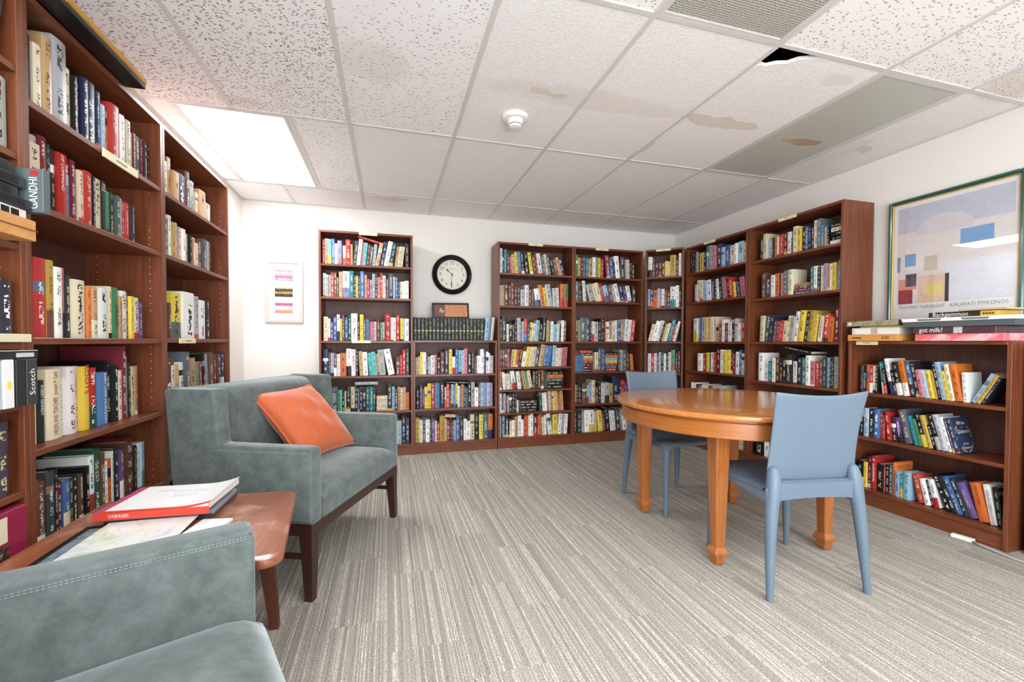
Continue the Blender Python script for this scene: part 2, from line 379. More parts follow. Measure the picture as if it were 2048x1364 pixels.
def troffer(x0, x1, y0, y1, mat, label, lens_bar=True):
    t = thing('ceiling_light', label, 'light', ((x0+x1)/2, (y0+y1)/2, H))
    hx, hy = (x1-x0)/2, (y1-y0)/2; w = .018; g = G()
    g.box(-hx, -hx+w, -hy, hy, 0, .012); g.box(hx-w, hx, -hy, hy, 0, .012); g.box(-hx+w, hx-w, -hy, -hy+w, 0, .012); g.box(-hx+w, hx-w, hy-w, hy, 0, .012)
    g.build('frame', M_BAR, t); G().box(-hx+w, hx-w, -hy+w, hy-w, .003, .011).build('diffuser', mat, t)
    G().box(-hx+.004, hx-.004, -hy+.004, hy-.004, .014, .10).build('housing', M_BAR, t)
    return t
troffer(LX0+.003, LX1-.003, 2.752, 3.938, M_LIT, 'lit fluorescent ceiling panel above the left-wall bookcases')
troffer(2.250+TB, 2.831-TB, 1.501+TB, 2.737-TB, M_UNLIT, 'unlit grey fluorescent ceiling panel with a brown stain')
for i in (3, 5, 1): troffer(xs[i]+TB, xs[i+1]-TB, ys[2]+TB, ys[3]-TB, M_FILLR, 'added fill light ceiling panel near the %s' % {3: 'room centre behind the viewer', 5: 'right wall behind the viewer', 1: 'left wall behind the viewer'}[i])  # extra unseen panels, added to lift the overall brightness
v = thing('ceiling_vent', 'grey perforated ceiling vent grille beside the broken tile', 'vent', ((xs[4]+xs[5])/2, (ys[3]+ys[4])/2, H))
hx, hy = (xs[5]-xs[4])/2-TB, (ys[4]-ys[3])/2-TB; g = G()
g.box(-hx, -hx+.016, -hy, hy, 0, .01); g.box(hx-.016, hx, -hy, hy, 0, .01); g.box(-hx+.016, hx-.016, -hy, -hy+.016, 0, .01); g.box(-hx+.016, hx-.016, hy-.016, hy, 0, .01)
g.build('frame', M_BAR, v); G().box(-hx+.016, hx-.016, -hy+.016, hy-.016, .004, .009).build('grille', M_GRILLE, v)
sd = thing('smoke_detector', 'round white smoke detector on the ceiling', 'smoke detector', (0.70, 2.39, H))
G().lathe([(.072, .004), (.074, -.006), (.066, -.016), (.046, -.02)], 40).build('base', M_WHITE, sd, True, 40)
G().lathe([(.045, -.018), (.043, -.036), (.037, -.044)], 40).build('housing', M_WHITE, sd, True, 40)
G().lathe([(.034, -.043), (.034, -.048)], 32).build('vent_slot', M_BLACK, sd)
G().lathe([(.036, -.048), (.033, -.058), (.02, -.062)], 40).build('cap', M_WHITE, sd, True, 40)
G().box(-.018, -.002, -.0615, -.0605, -.0125, -.009).build('marking', M_INK['grey'], sd)

# ------------------------------------------------------------------ bookcases
#      origin(x,y)  rot   width height shelf tops                              backs, label
CASES = {
 'A': ((-0.575, 4.0994), 0, 0.800, 2.02, [1.729, 1.441, 1.054, 0.740, 0.416, 0.102], 'tall bookcase left of clock'),
 'B': ((0.2255, 4.0994), 0, 0.800, 1.06, [1.060, 0.742, 0.420, 0.101], 'short bookcase under clock'),
 'C': ((1.0310, 4.0994), 0, 0.799, 2.02, [1.721, 1.403, 1.052, 0.798, 0.575, 0.348, 0.103], 'tall bookcase right of clock'),
 'D': ((1.8310, 4.0994), 0, 0.800, 2.02, [1.720, 1.468, 1.054, 0.741, 0.408, 0.105], 'second bookcase right of clock'),
 'E': ((2.6320, 4.0610), -42.8, 0.384, 2.02, [1.733, 1.412, 1.055, 0.728, 0.41, 0.102], 'narrow corner bookcase'),
 'F': ((2.9680, 3.8450), -90, 0.805, 2.02, [1.748, 1.453, 1.055, 0.763, 0.41, 0.102], 'right-wall bookcase beside corner'),
 'G': ((2.9680, 3.0340), -90, 0.810, 2.02, [1.732, 1.414, 1.055, 0.729, 0.41, 0.102], 'tall bookcase beside poster'),
 'H': ((2.9680, 2.1800), -90, 0.797, 1.06, [0.726, 0.438, 0.101], 'low bookcase under poster'),
 'L0': ((-0.960, 0.735), 90, 0.796, 2.02, [1.792, 1.558, 1.313, 1.045, 0.880, 0.638, 0.40, 0.102], 'nearest left-wall bookcase'),
 'L1': ((-0.960, 1.531), 90, 0.774, 2.02, [1.726, 1.441, 1.058, 0.738, 0.425, 0.102], 'middle left-wall bookcase'),
 'L2': ((-0.960, 2.305), 90, 0.830, 2.02, [1.726, 1.445, 1.061, 0.745, 0.423, 0.102], 'far left-wall bookcase'),
}
CLAB = {'A': 'tall red-brown bookcase full of books, left of the clock', 'B': 'short red-brown bookcase with dark encyclopedias on top, under the clock',
 'C': 'tall red-brown bookcase with seven shelves, right of the clock', 'D': 'tall red-brown back-wall bookcase next to the corner case', 'E': 'narrow red-brown bookcase set diagonally across the corner',
 'F': 'tall red-brown bookcase on the right wall beside the corner case', 'G': 'tall red-brown bookcase with bare end panel, beside the framed poster', 'H': 'low red-brown bookcase with board games on top, under the poster',
 'L0': 'tall bookcase of tapes and discs at the left edge', 'L1': 'tall red-brown left-wall bookcase with a gold frame on top', 'L2': 'tall red-brown left-wall bookcase behind the armchair with pillow'}
CD = 0.28; PT = 0.019
CM = {}
holes_for = {'L0', 'L1', 'L2', 'G', 'H', 'F'}
for k, ((ox, oy), rot, w, h, shelves, _n) in CASES.items():
    t = thing('bookcase', CLAB[k], 'bookcase', (ox, oy, 0), R(rot), 'red-brown bookcases')
    CM[k] = Matrix.Translation((ox, oy, 0)) @ Matrix.Rotation(R(rot), 4, 'Z')
    for x0 in (0.0005, w-PT-.0005):
        sp = G().box(x0, x0+PT, 0, CD, 0, h, .0012).build('side_panel', M_CASE, t)
        if k in holes_for:
            gh = G(); xin = x0+PT+.0004 if x0 < .1 else x0-.0004
            for yy in (.045, .235):
                for q in range(int((h-.25)/.032)):
                    if q % 16 > 11: continue
                    z = .16+q*.032
                    vs = [gh.bm.verts.new((xin, yy+.0022*math.cos(a*math.pi/3), z+.0022*math.sin(a*math.pi/3))) for a in range(6)]
                    gh.bm.faces.new(vs if x0 > .1 else vs[::-1])
            ho = gh.build('pin_holes', M_HOLE, sp); ho['kind'] = 'stuff'
    G().box(PT, w-PT, 0, CD, h-PT, h, .0012).build('top_panel', M_CASEX, t)
    nb = 3 if w > .5 else 1; bw = (w-2*PT)/nb
    for q in range(nb):
        G().box(PT+q*bw+.0006, PT+(q+1)*bw-.0006, CD-.006, CD-.0015, .085, h-PT).build('back_panel', M_CASEB, t)
    G().box(PT, w-PT, .012, .03, 0, shelves[-1]-PT, .001).build('plinth', M_CASEX, t)
    for z in shelves:
        if z >= h-.005: continue
        G().box(PT, w-PT, .002, CD-.008, z-PT, z, .0012).build('shelf', M_CASEX, t)
    CASES[k] = CASES[k]+(t,)
def shelf_label(k, xa, xb, zc, hh=.02, drop=0.0):
    t = CASES[k][6]
    o = G().box(xa, xb, -.006, -.0005, zc-hh/2, zc+hh/2, .001).build('shelf_label', M_CREAM, t)
    g = G(); n = 7; span = (xb-xa)*.3; x = (xa+xb)/2-span/2
    while x < (xa+xb)/2+span/2:
        wd = random.uniform(.003, .008); g.box(x, x+wd, -.0064, -.006, zc-hh*.13, zc+hh*.13); x += wd+.0025
    g.build('print', M_INK['grey'], o)
for a in (('A', .335, .490, 2.006, .026), ('A', .27, .43, 1.046, .024), ('C', .31, .46, 2.01, .024), ('D', .24, .385, 2.008, .024), ('E', .11, .255, 2.008, .024),
          ('F', .27, .42, 2.008, .024), ('G', .30, .455, 2.008, .024), ('H', .055, .185, 1.047, .024), ('L2', .13, .31, 1.05, .024), ('L1', .34, .56, 1.712, .03)):
    shelf_label(*a)

# ------------------------------------------------------------------ books
PAL = dict(k=((30, 29, 32), 'black'), K=((54, 54, 60), 'charcoal'), w=((232, 230, 226), 'white'), c=((222, 206, 170), 'cream'), y=((232, 202, 58), 'yellow'), Y=((196, 160, 62), 'mustard'),
 o=((226, 112, 40), 'orange'), r=((196, 46, 40), 'red'), R=((122, 28, 40), 'maroon'), b=((58, 104, 164), 'blue'), B=((34, 44, 80), 'navy'), l=((146, 182, 208), 'pale blue'), t=((32, 128, 136), 'teal'),
 g=((76, 146, 96), 'green'), G=((32, 74, 66), 'dark green'), p=((92, 62, 128), 'purple'), P=((206, 112, 128), 'pink'), n=((104, 64, 44), 'brown'), N=((198, 152, 100), 'tan'), s=((172, 176, 174), 'grey'),
 S=((84, 92, 102), 'slate grey'), v=((158, 142, 178), 'lavender'), a=((94, 190, 186), 'aqua'))
ORD = 'first second third fourth fifth sixth seventh eighth ninth tenth eleventh twelfth thirteenth fourteenth fifteenth sixteenth seventeenth eighteenth nineteenth twentieth'.split()
def ordinal(n):
    if n <= 20: return ORD[n-1]
    return {2: 'twenty', 3: 'thirty', 4: 'forty'}[n//10]+('-'+ORD[n % 10-1] if n % 10 else '')
def jit(c, a=14):
    m = (c[0]+c[1]+c[2])/3; c = tuple(q*.84+m*.16 for q in c)
    d = random.uniform(-a, a); return tuple(max(4, min(250, q+d+random.uniform(-5, 5))) for q in c)
def lum(c): return (.3*c[0]+.59*c[1]+.11*c[2])/255

# book rows: (case, shelf index, start, end, zoom, setback, tokens)
# a token is colour[/second colour]width,height; _n a gap; >n / <n lean to the right / left; zoom 0 = millimetres
ROWS = [
('A',0,.01,.995,4.995,.03,"R26,242 N33,250 a/y30,245 b33,252 w28,205 v42,235 _10 w/o28,190 r50,250 N18,205 >6 K36,240 w36,258 P22,230 a32,225 K30,215 n32,195 l30,215 >11 N36,232 B44,245 w44,250 G44,240 >7 N30,205 c24,205 c26,205 _4 >0 K34,240"),
('A',1,.015,.995,4.995,.03,"s28,235 s24,220 s24,218 r30,240 n26,245 n20,200 _4 N32,250 w/v68,258 t42,262 K20,225 y22,215 G20,210 b40,262 N24,228 r26,190 v26,180 s26,240 k24,245 P28,210 r22,250 c30,225 p30,200 S42,245 l18,215 b26,215 K22,170 c26,170 w20,170 w38,180"),
('A',2,.02,.995,4.995,.03,"c42,240 w22,222 p30,190 b34,240 w/B30,262 y22,220 n24,258 b34,235 G30,265 w60,272 k22,200 _2 y36,262 _2 n20,210 b32,215 K12,200 P34,190 s26,190 R36,220 g24,185 s20,185 r60,265 w22,232 w26,232 r40,260 _4 y32,225 l14,222 w38,222"),
('A',3,.01,.995,4.995,.035,"B50,270 n22,240 l30,232 R/w24,235 w32,220 o56,230 w/k48,272 w40,265 k24,260 <3 N36,245 w44,235 <6 a36,225 a40,235 N20,215 s56,255 <11 w60,260 _8 <0 n36,180 r24,200 r30,255 K34,265"),
('A',4,.01,.995,4.995,.035,"l14,215 S62,250 S74,250 g26,220 a14,220 k26,180 c16,210 k44,250 c42,250 k30,245 b16,230 k34,240 k30,235 G40,245 t36,245 K24,225 _120 K46,262 l28,235 k28,205 N30,230 c24,220 N30,225 o34,170"),
('A',5,.01,.995,4.995,.035,"k40,230 w40,240 r40,220 B36,250 c30,240 S36,230 n40,240 g36,250 w40,230 l44,240 k40,260 y36,230 R40,245 s40,250 c36,230 l28,230 K32,265 B30,240"),
('B',1,.005,.995,4.995,.03,"N26,170 s20,180 y30,225 w28,220 k22,200 s26,175 w40,190 r22,200 k34,170 n40,220 B44,240 y34,245 w/r30,170 b34,245 l30,235 l24,235 P34,250 k40,210 K28,210 n26,170 w34,175 w34,240 K24,215 w24,215 w16,200 s30,175"),
('B',2,.005,.99,4.995,.035,"k46,190 p28,225 n20,190 y32,215 y38,250 r38,250 b54,250 k52,245 w/o18,205 r32,240 n20,185 l26,230 b18,225 y24,240 w20,215 b18,205 o26,225 B26,210 t16,190 k36,235 s40,245 w36,190 n22,230 l34,235 v34,235 l32,235 v30,230"),
('B',3,.005,.99,4.995,.04,"Y38,245 w36,225 n30,230 w46,225 k16,210 p36,220 c20,210 r30,180 Y56,255 c18,220 r32,200 k24,215 p20,190 s20,200 b40,245 K40,225 w32,210 w38,185 c44,250 k48,250 y40,245 S56,250 o/B46,245"),
('C',0,.005,.93,4.995,.03,"w30,245 k14,200 t34,238 <2 n24,200 <5 P22,165 N34,190 y30,215 b36,220 k30,215 _2 k40,205 <9 y36,215 _3 n34,180 r20,190 w44,210 S30,190 c28,205 S30,210 <15 k30,160 n34,160 N34,180 B30,190"),
('C',1,.005,.97,4.995,.03,"s20,200 N24,205 n40,215 n20,215 n34,235 R26,200 B32,195 s40,165 w36,210 n24,170 n22,160 <9 w/b48,175 o34,215 _2 y26,190 s46,220 <3 s36,185 w26,190 _6 <0 o/r40,230 g/r34,232"),
('C',2,.01,.95,4.995,.03,"k20,230 K48,250 w26,175 k34,190 k26,175 k24,210 s36,235 n16,200 l20,200 r/b36,230 K18,185 >4 y26,190 w30,180 l40,210 k36,180 k36,240 >2 N24,210 g20,200 w28,200 l36,170 w28,175 k16,170 w26,210 n26,210"),
('C',3,.005,.97,4.995,.03,"R26,180 n24,180 n22,180 P20,180 _8 >6 N24,175 y24,175 >8 r24,175 R30,180 w30,155 y34,200 c26,200 c30,200 S34,190 >10 N40,220 b36,210 b34,205 >4 l30,210 c24,185 c28,185 P26,190 P28,190"),
('C',4,.005,.64,4.995,.035,"r26,200 <5 w30,175 <8 c40,160 s20,160 w/r44,185 k14,170 w40,180 k16,190 <10 N34,185 g24,180 c36,185 <0 n26,180 k30,185 n28,190 R30,200 K14,180"),
('C',5,.005,.27,4.995,.035,"w24,195 p24,180 s26,190 R18,170 s18,170 k34,185 K34,190 k20,190 w20,120"),
('C',5,.55,.91,4.995,.035,"<4 G40,150 w30,180 w28,185 n20,180 c34,210 r20,200 c20,210 y34,210 N30,200 r20,170 N40,230"),
('C',6,.005,.985,4.995,.04,"s22,215 k14,200 l22,210 k50,190 c28,160 w26,165 N36,200 w36,210 w24,165 r24,210 o24,200 w18,205 w34,230 R40,190 r20,200 o24,210 <3 c26,180 w22,195 <8 w44,215 <0 y50,200 >4 w34,205 s28,200 w34,200"),
('D',0,.01,.93,4.995,.03,"g22,215 Y26,190 k16,195 p26,200 t24,190 N36,180 w28,200 g16,200 y26,195 r24,185 _12 <6 R36,225 b30,190 k14,160 w40,220 <2 K40,215 s18,190 c26,190 k20,170 k24,165"),
('D',1,.01,.95,4.995,.03,"S30,200 k34,190 <4 w26,205 <16 s50,170 c26,180 c36,190 r30,185 <14 l/b40,165 n30,150 s30,150 w34,185 <12 B36,165 p26,150 w36,165 _8 <2 K28,160"),
('D',2,.01,.95,4.995,.03,"K28,240 Y22,215 S56,235 S40,235 k20,210 w/r28,200 s36,195 k30,200 k36,230 o14,200 w32,195 N28,165 c30,195 w22,210 b34,170 N28,170 >6 w38,220 w24,215 r38,215"),
('D',3,.005,.055,4.995,.03,"b20,160"), ('D',3,.31,.455,4.995,.03,"c36,190 S30,230 b34,220"), ('D',3,.66,.92,4.995,.03,"K20,190 s28,210 S36,210 n20,180 _10 <5 o24,165"),
('D',4,.005,.98,4.995,.035,"y20,190 k16,190 k30,205 n40,200 l/r20,180 l24,200 c30,230 n30,160 k24,200 w28,195 s/k40,200 Y30,190 B60,250 n14,200 r26,220 p22,200 r30,240 s28,230 w30,200"),
('D',5,.005,.98,4.995,.04,"k28,220 k36,225 <2 s26,200 w34,220 w/y44,220 c26,200 <6 y40,210 R24,190 k40,230 w22,200 w26,200 K40,220 s20,180 w30,210 P22,170 w60,160"),
('E',0,.01,.99,4.995,.03,"w/k40,205 n30,140 k30,150 R34,150 n30,140 y26,155 c24,150 Y56,210 n24,165 _4 w26,225"),
('E',1,.01,.985,4.995,.03,"l24,185 K/r32,185 o38,175 s24,190 v20,185 w26,185 n24,165 R34,175 w/t56,205 w30,215 k20,210"),
('E',2,.02,.99,4.995,.03,">14 c34,175 w44,205 w40,210 k24,180 y26,180 w30,185 t40,220 r24,180 w28,205"),
('E',3,.02,.985,4.995,.03,"w36,185 r32,185 w28,190 n20,175 l24,200 k26,190 w24,190 k24,185 w28,205 g/o40,230 k30,200 n26,215"),
('E',4,.02,.985,4.995,.03,"w36,165 r32,185 w28,190 n20,175 l24,200 k26,190 w24,190 k24,185 c60,205 c40,180 k30,150 n26,150"),
('F',0,.02,.98,4.876,.03,"k20,200 k24,205 P14,190 s20,200 k12,200 y40,185 k24,195 S26,240 l24,235 s24,230 P26,220 r12,220 B44,230 l30,190 b50,200 c50,190 w28,200 l60,210 c30,190"),
('F',1,.11,.975,4.876,.03,"s20,170 w34,210 c30,200 <4 l36,190 w40,200 B34,205 k20,195 w24,200 <7 k26,205 v30,210 r20,205 k24,190 r40,190 y22,150 k20,170 B24,150 <8 P50,190"),
('F',2,.10,.975,4.876,.03,"w/y50,225 s18,230 b24,235 s34,235 y26,235 N30,240 w28,240 c26,240 N36,165 n26,170 w34,215 R36,180 w44,185 K28,180 s34,225 w36,180 r40,190"),
('F',3,.18,.972,4.876,.03,"w54,170 r30,170 k14,160 y28,185 k12,185 w36,190 r22,190 R44,230 w40,225 y26,215 y44,230 k28,240 R30,200 w36,220 b30,240 w30,210"),
('F',4,.06,.97,4.876,.03,"w46,220 k20,210 P24,200 <5 c56,220 S40,220 s90,230 _10 <0 l60,150 k30,160 c46,180 n30,180"),
('F',5,.3,.97,4.876,.03,"w26,200 y20,200 w26,210 k30,190 n26,220 w30,220 y22,210 w24,200 s30,210 w30,220 c26,210 w20,220"),
('G',0,.103,.868,4.876,.03,"K30,220 c36,245 l44,175 k14,190 o30,200 w20,195 r46,210 R26,215 _4 w34,215 k16,150 _6 c40,255 y36,230 k36,235 b26,230 B28,230 n22,215 w38,275 S36,280 b24,220 N20,190 k20,185"),
('G',1,.117,.503,4.876,.03,"n36,245 K42,190 w32,215 o36,225 k12,215 P32,225 S24,245 c44,250"),
('G',1,.695,.99,4.876,.03,"t28,255 w40,255 K34,245 c36,255 v40,270 N34,260 w32,265 y40,270 >4 l36,290"),
('G',2,.105,.98,4.876,.03,">2 c50,250 >7 G46,250 B40,250 >6 n30,200 r24,200 v20,195 r26,205 c40,200 >7 c34,250 s40,240 w50,290 y60,300 k44,290 Y60,300 y30,260 p20,240 c40,250 >4 r60,270 o46,240 >1 R50,330"),
('G',3,.075,.975,4.876,.04,"w56,270 w46,210 t36,200 w30,230 n40,235 k30,220 k34,240 k60,280 w40,220 k48,260 t40,265 w44,290 P40,240 r50,240 n30,270 B36,290 l28,290 k22,285 G26,290 s40,310"),
('G',4,.05,.98,4.876,.04,"w60,240 k40,220 c40,230 S46,240 l50,220 k46,230 w40,250 r44,220 n40,210 w36,240 k50,240 y40,230 w36,220"),
('G',5,.05,.98,4.876,.04,"k60,240 w40,220 k40,230 w46,240 r50,220 k46,230 w40,250 k44,220 w40,210 s36,240 k50,240 y40,230 w36,220"),
('H',0,.041,.985,0,.04,"k24,176 S32,178 k32,175 o42,178 r/w44,176 c36,172 k32,170 <7 t/w46,200 k/r40,165 <11 w/B48,225 k/B50,155 k/w76,205 o/w76,215 b/B72,212 k60,212 P64,165 l44,165 w24,165 y56,165 Y32,160 k56,212 l66,215 y52,165 <10 c64,205 o104,205 <4 w80,162 _4 >26 l70,175 Y60,170 k50,160"),
('H',1,.017,.762,0,.04,"k50,170 k34,165 l60,182 k62,182 b64,185 R28,180 r34,150 <6 r56,180 k54,150 p/k54,150 <12 S84,205 <15 t50,175 g54,160 k/y60,200 Y52,190 k40,140 k/s60,205 s64,205 w50,195 p40,190 B60,195"),
('H',2,.029,.985,0,.05,"k/y66,170 y30,165 R50,205 r54,215 k74,175 r20,170 k40,180 S30,180 o30,205 l56,155 t/Y36,150 l70,165 <13 r80,165 w60,150 k30,150 w/r60,160 <21 k60,200 k56,200 b60,205 K56,200 p90,185 <13 o110,200 <10 w76,205 <7 k60,200"),
('L1',0,.08,.95,-1,.03,"c28,190 N36,235 s58,262 c32,205 k18,195 k18,200 B30,215 B46,225 B24,215 l16,180 N20,170 r52,210 w24,195 K12,190 c30,195 s28,165 R18,172 K28,170 R20,172 K20,170"),
('L1',1,.10,.822,-1,.04,"s30,215 R36,225 k26,215 k20,205 r50,205 b20,150 R30,205 n10,170 c30,185 r48,195 k14,190 c50,190 k36,195 g20,165 K30,168 S28,165 s30,165 r28,160 r28,160 K22,158"),
('L1',2,.085,.91,-1,.04,"r48,238 Y/n30,238 w36,222 P/k28,225 K22,205 c58,195 B10,180 o26,180 N/c34,180 w50,182 w22,180 c20,195 g42,195 N20,165 w44,188 K10,185 y24,172 c46,170 p24,155"),
('L1',3,.139,.91,-1,.06,"k26,190 c60,222 w24,190 w40,225 c20,225 y38,222 r/G42,215 b56,195 k30,235 k24,215 c28,195 R26,290 s16,250 K20,220 c30,205 N18,205"),
('L1',4,.13,.955,-1,.06,"n40,195 K36,215 k20,215 R22,170 b/c34,165 k20,165 k22,170 n24,165 k24,185 w/r36,215 G50,230 n20,210 w20,170 o24,175 w14,200 k36,205 p/w30,190 n44,215 R24,225 k20,190 G16,180 w24,190 l/g24,190"),
('L2',0,.162,.80,-1,.04,"N20,200 N34,150 B50,165 n30,205 s30,175 _4 c20,130 N50,160 _2 s26,115 w16,118"),
('L2',1,.158,.79,-1,.04,"w20,205 Y22,180 s14,185 P12,170 c26,175 w24,175 c24,160 k20,155 o14,150 w24,160 c30,140 n30,165 S30,180 s20,178 K16,175"),
('L2',2,.137,.753,-1,.04,"n20,170 y/S50,225 w60,240 s30,230 w40,215 K26,220"),
('L2',3,.073,.966,-1,.02,"c30,190 N30,190 w30,200 <6 S40,245 N50,210 g20,190 r20,190 k30,235 s20,230 <0 n40,240 R30,230 n30,225 B/w40,235"),
('L2',4,.137,.40,-1,.04,"Y30,230 s40,210 l30,215 n30,220"),
('L0',0,.74,.985,-1,.008,">12 w42,210 K46,220"),
('L0',1,.66,.985,-1,.008,"k30,180 k26,185 S46,190 w30,175 s50,185"),
('L0',3,.62,.965,-1,.008,"n24,150 k26,150 B44,140 b50,140 K30,138"),
('L0',5,.62,.965,-1,.008,"n30,190 w40,195 k60,198 k56,192 K40,198"),
('L1',0,.0,.078,-1,.03,"#k30,200 n26,190"), ('L1',1,.0,.097,-1,.04,"#r36,200 c34,190"), ('L1',2,.0,.082,-1,.04,"#k30,210 w28,190"), ('L1',3,.0,.135,-1,.06,"#n40,210 b34,200 c24,190"), ('L1',4,.0,.126,-1,.06,"#k36,200 R30,200 s26,180"),
('L2',0,.0,.158,-1,.04,"#n40,180 k40,190 c40,170"), ('L2',1,.0,.154,-1,.04,"#c40,180 w40,170 n40,180"), ('L2',2,.0,.133,-1,.04,"#s50,220 k50,210"), ('L2',3,.0,.07,-1,.02,"#n50,220"), ('L2',4,.0,.133,-1,.04,"#c50,220 g50,210"),
]
# printed titles that can be read: (case, shelf, position) -> [(text, centre 0..1, size / spine width, ink, direction)]
TITLES = {
 ('L1',1,4): [('THE MASK', .70, .34, 'white', 'dn', .24), ('OF COMMAND', .70, .40, 'white', 'dn', -.18)],
 ('L1',1,12): [('THE\nLAST\nLION', .88, .34, 'white', 'h', 0)],
 ('L1',2,12): [('GRACE', .46, .62, 'navy', 'dn', .1)],
 ('L1',3,0): [('ROBERT KENNEDY', .68, .60, 'white', 'dn', 0)],
 ('L1',3,1): [('HELEN AND TEACHER', .33, .40, 'darkred', 'up', 0), ('Joseph P. Lash', .80, .34, 'darkred', 'up', 0)],
 ('L1',3,5): [('ROOTS', .80, .75, 'red', 'dn', 0)],
 ('L1',3,7): [('BARRY LOPEZ', .75, .32, 'white', 'dn', .1), ('HORIZON', .26, .32, 'white', 'dn', .1)],
 ('H',2,20): [('TOM CLANCY', .55, .55, 'palegrey', 'dn', 0)],
 ('H',2,21): [('HARLAN COBEN', .68, .36, 'black', 'dn', .05)],
 ('H',2,22): [('HARLAN COBEN', .60, .62, 'black', 'dn', 0), ('THE WOODS', .17, .45, 'red', 'dn', 0)],
 ('H',0,13): [], ('H',1,19): [],
}
# words on front covers that face the viewer: (text, height 0..1, size, ink)
COVERS = {('H',1,20): [('Circle', .84, .026, 'cream'), ('of', .72, .016, 'gold'), ('Quilters', .60, .028, 'cream'), ('Jennifer', .26, .015, 'cream'), ('Chiaverini', .15, .019, 'cream')],
 ('H',2,8): [('AGATHA', .86, .028, 'darkred')], ('H',2,19): [('MARY', .86, .026, 'palegrey')], ('H',2,23): [('HARLAN', .84, .034, 'palegrey')], ('H',2,4): [('LEE', .80, .034, 'white')]}
HIDDEN = {('A',5), ('E',4), ('F',4), ('F',5), ('G',4), ('G',5), ('L2',4)}

def book_cover_material():
    t = NT('printed_book_cover')
    c = t.add('ShaderNodeAttribute', attribute_name='Col'); ink = t.add('ShaderNodeAttribute', attribute_name='Ink'); par = t.add('ShaderNodeAttribute', attribute_name='Par')
    uv = t.add('ShaderNodeUVMap', uv_map='UVMap'); su = t.add('ShaderNodeSeparateXYZ'); t.link(uv.outputs[0], su.inputs[0])
    sp = t.add('ShaderNodeSeparateColor'); t.link(par.outputs['Color'], sp.inputs[0])
    a, b = su.outputs[0], su.outputs[1]; asp, seed, flag = sp.outputs[0], sp.outputs[1], sp.outputs[2]
    s = t.math('MULTIPLY', b, asp)
    cb = t.add('ShaderNodeCombineXYZ'); t.link(t.math('ADD', t.math('MULTIPLY', s, 7.5), t.math('MULTIPLY', seed, 61)), cb.inputs[0]); t.link(t.math('MULTIPLY', a, 5.0), cb.inputs[1]); t.link(t.math('MULTIPLY', seed, 17), cb.inputs[2])
    g1 = t.math('GREATER_THAN', t.noise(cb.outputs[0], 1.0, 1, 0.4), 0.52)
    cb2 = t.add('ShaderNodeCombineXYZ'); t.link(t.math('ADD', t.math('MULTIPLY', s, 0.8), t.math('MULTIPLY', seed, 23)), cb2.inputs[0])
    g2 = t.math('GREATER_THAN', t.noise(cb2.outputs[0], 1.0, 0), 0.47)
    band = t.math('MULTIPLY', t.math('GREATER_THAN', a, 0.31), t.math('LESS_THAN', a, 0.70))
    ends = t.math('MULTIPLY', t.math('GREATER_THAN', b, 0.07), t.math('LESS_THAN', b, 0.93))
    m = t.math('MULTIPLY', t.math('MULTIPLY', g1, g2), t.math('MULTIPLY', t.math('MULTIPLY', band, ends), flag))
    t.base(t.mix(m, c.outputs['Color'], ink.outputs['Color'])); t.rough(0.42); t.b.inputs['Specular IOR Level'].default_value = 0.35
    return t.m
M_BOOK = book_cover_material()

class BookMesh:
    def __init__(s): s.v, s.f, s.col, s.ink, s.par, s.uv = [], [], [], [], [], []
    def quad(s, pts, col, ink=(0, 0, 0), par=(0, 0, 0), uv=None):
        n = len(s.v); s.v += [tuple(p) for p in pts]; k = len(pts); s.f.append(tuple(range(n, n+k)))
        s.col += [(*col, 1)]*k; s.ink += [(*ink, 1)]*k; s.par += [(*par, 1)]*k; s.uv += list(uv) if uv else [(0, 0)]*k
    def box(s, x0, x1, y0, y1, z0, z1, col, skip=(), top=None):
        P = lambda x, y, z: (x, y, z)
        F = {'f': [P(x0, y0, z0), P(x1, y0, z0), P(x1, y0, z1), P(x0, y0, z1)], 'k': [P(x1, y1, z0), P(x0, y1, z0), P(x0, y1, z1), P(x1, y1, z1)],
             'l': [P(x0, y1, z0), P(x0, y0, z0), P(x0, y0, z1), P(x0, y1, z1)], 'r': [P(x1, y0, z0), P(x1, y1, z0), P(x1, y1, z1), P(x1, y0, z1)],
             't': [P(x0, y0, z1), P(x1, y0, z1), P(x1, y1, z1), P(x0, y1, z1)], 'b': [P(x0, y1, z0), P(x1, y1, z0), P(x1, y0, z0), P(x0, y0, z0)]}
        for k, q in F.items():
            if k in skip: continue
            s.quad(q, top if (top and k in 'tkb') else col)
    def build(s, name, parent=None):
        me = bpy.data.meshes.new(name); me.from_pydata(s.v, [], s.f); me.materials.append(M_BOOK)
        flat = lambda L: [q for p in L for q in p]
        for nm, L in (('Col', s.col), ('Ink', s.ink), ('Par', s.par)):
            a = me.attributes.new(nm, 'FLOAT_COLOR', 'CORNER'); a.data.foreach_set('color', flat(L))
        u = me.uv_layers.new(name='UVMap'); u.data.foreach_set('uv', flat(s.uv)); me.update()
        o = bpy.data.objects.new(name, me); COL.objects.link(o); o.parent = parent
        return o
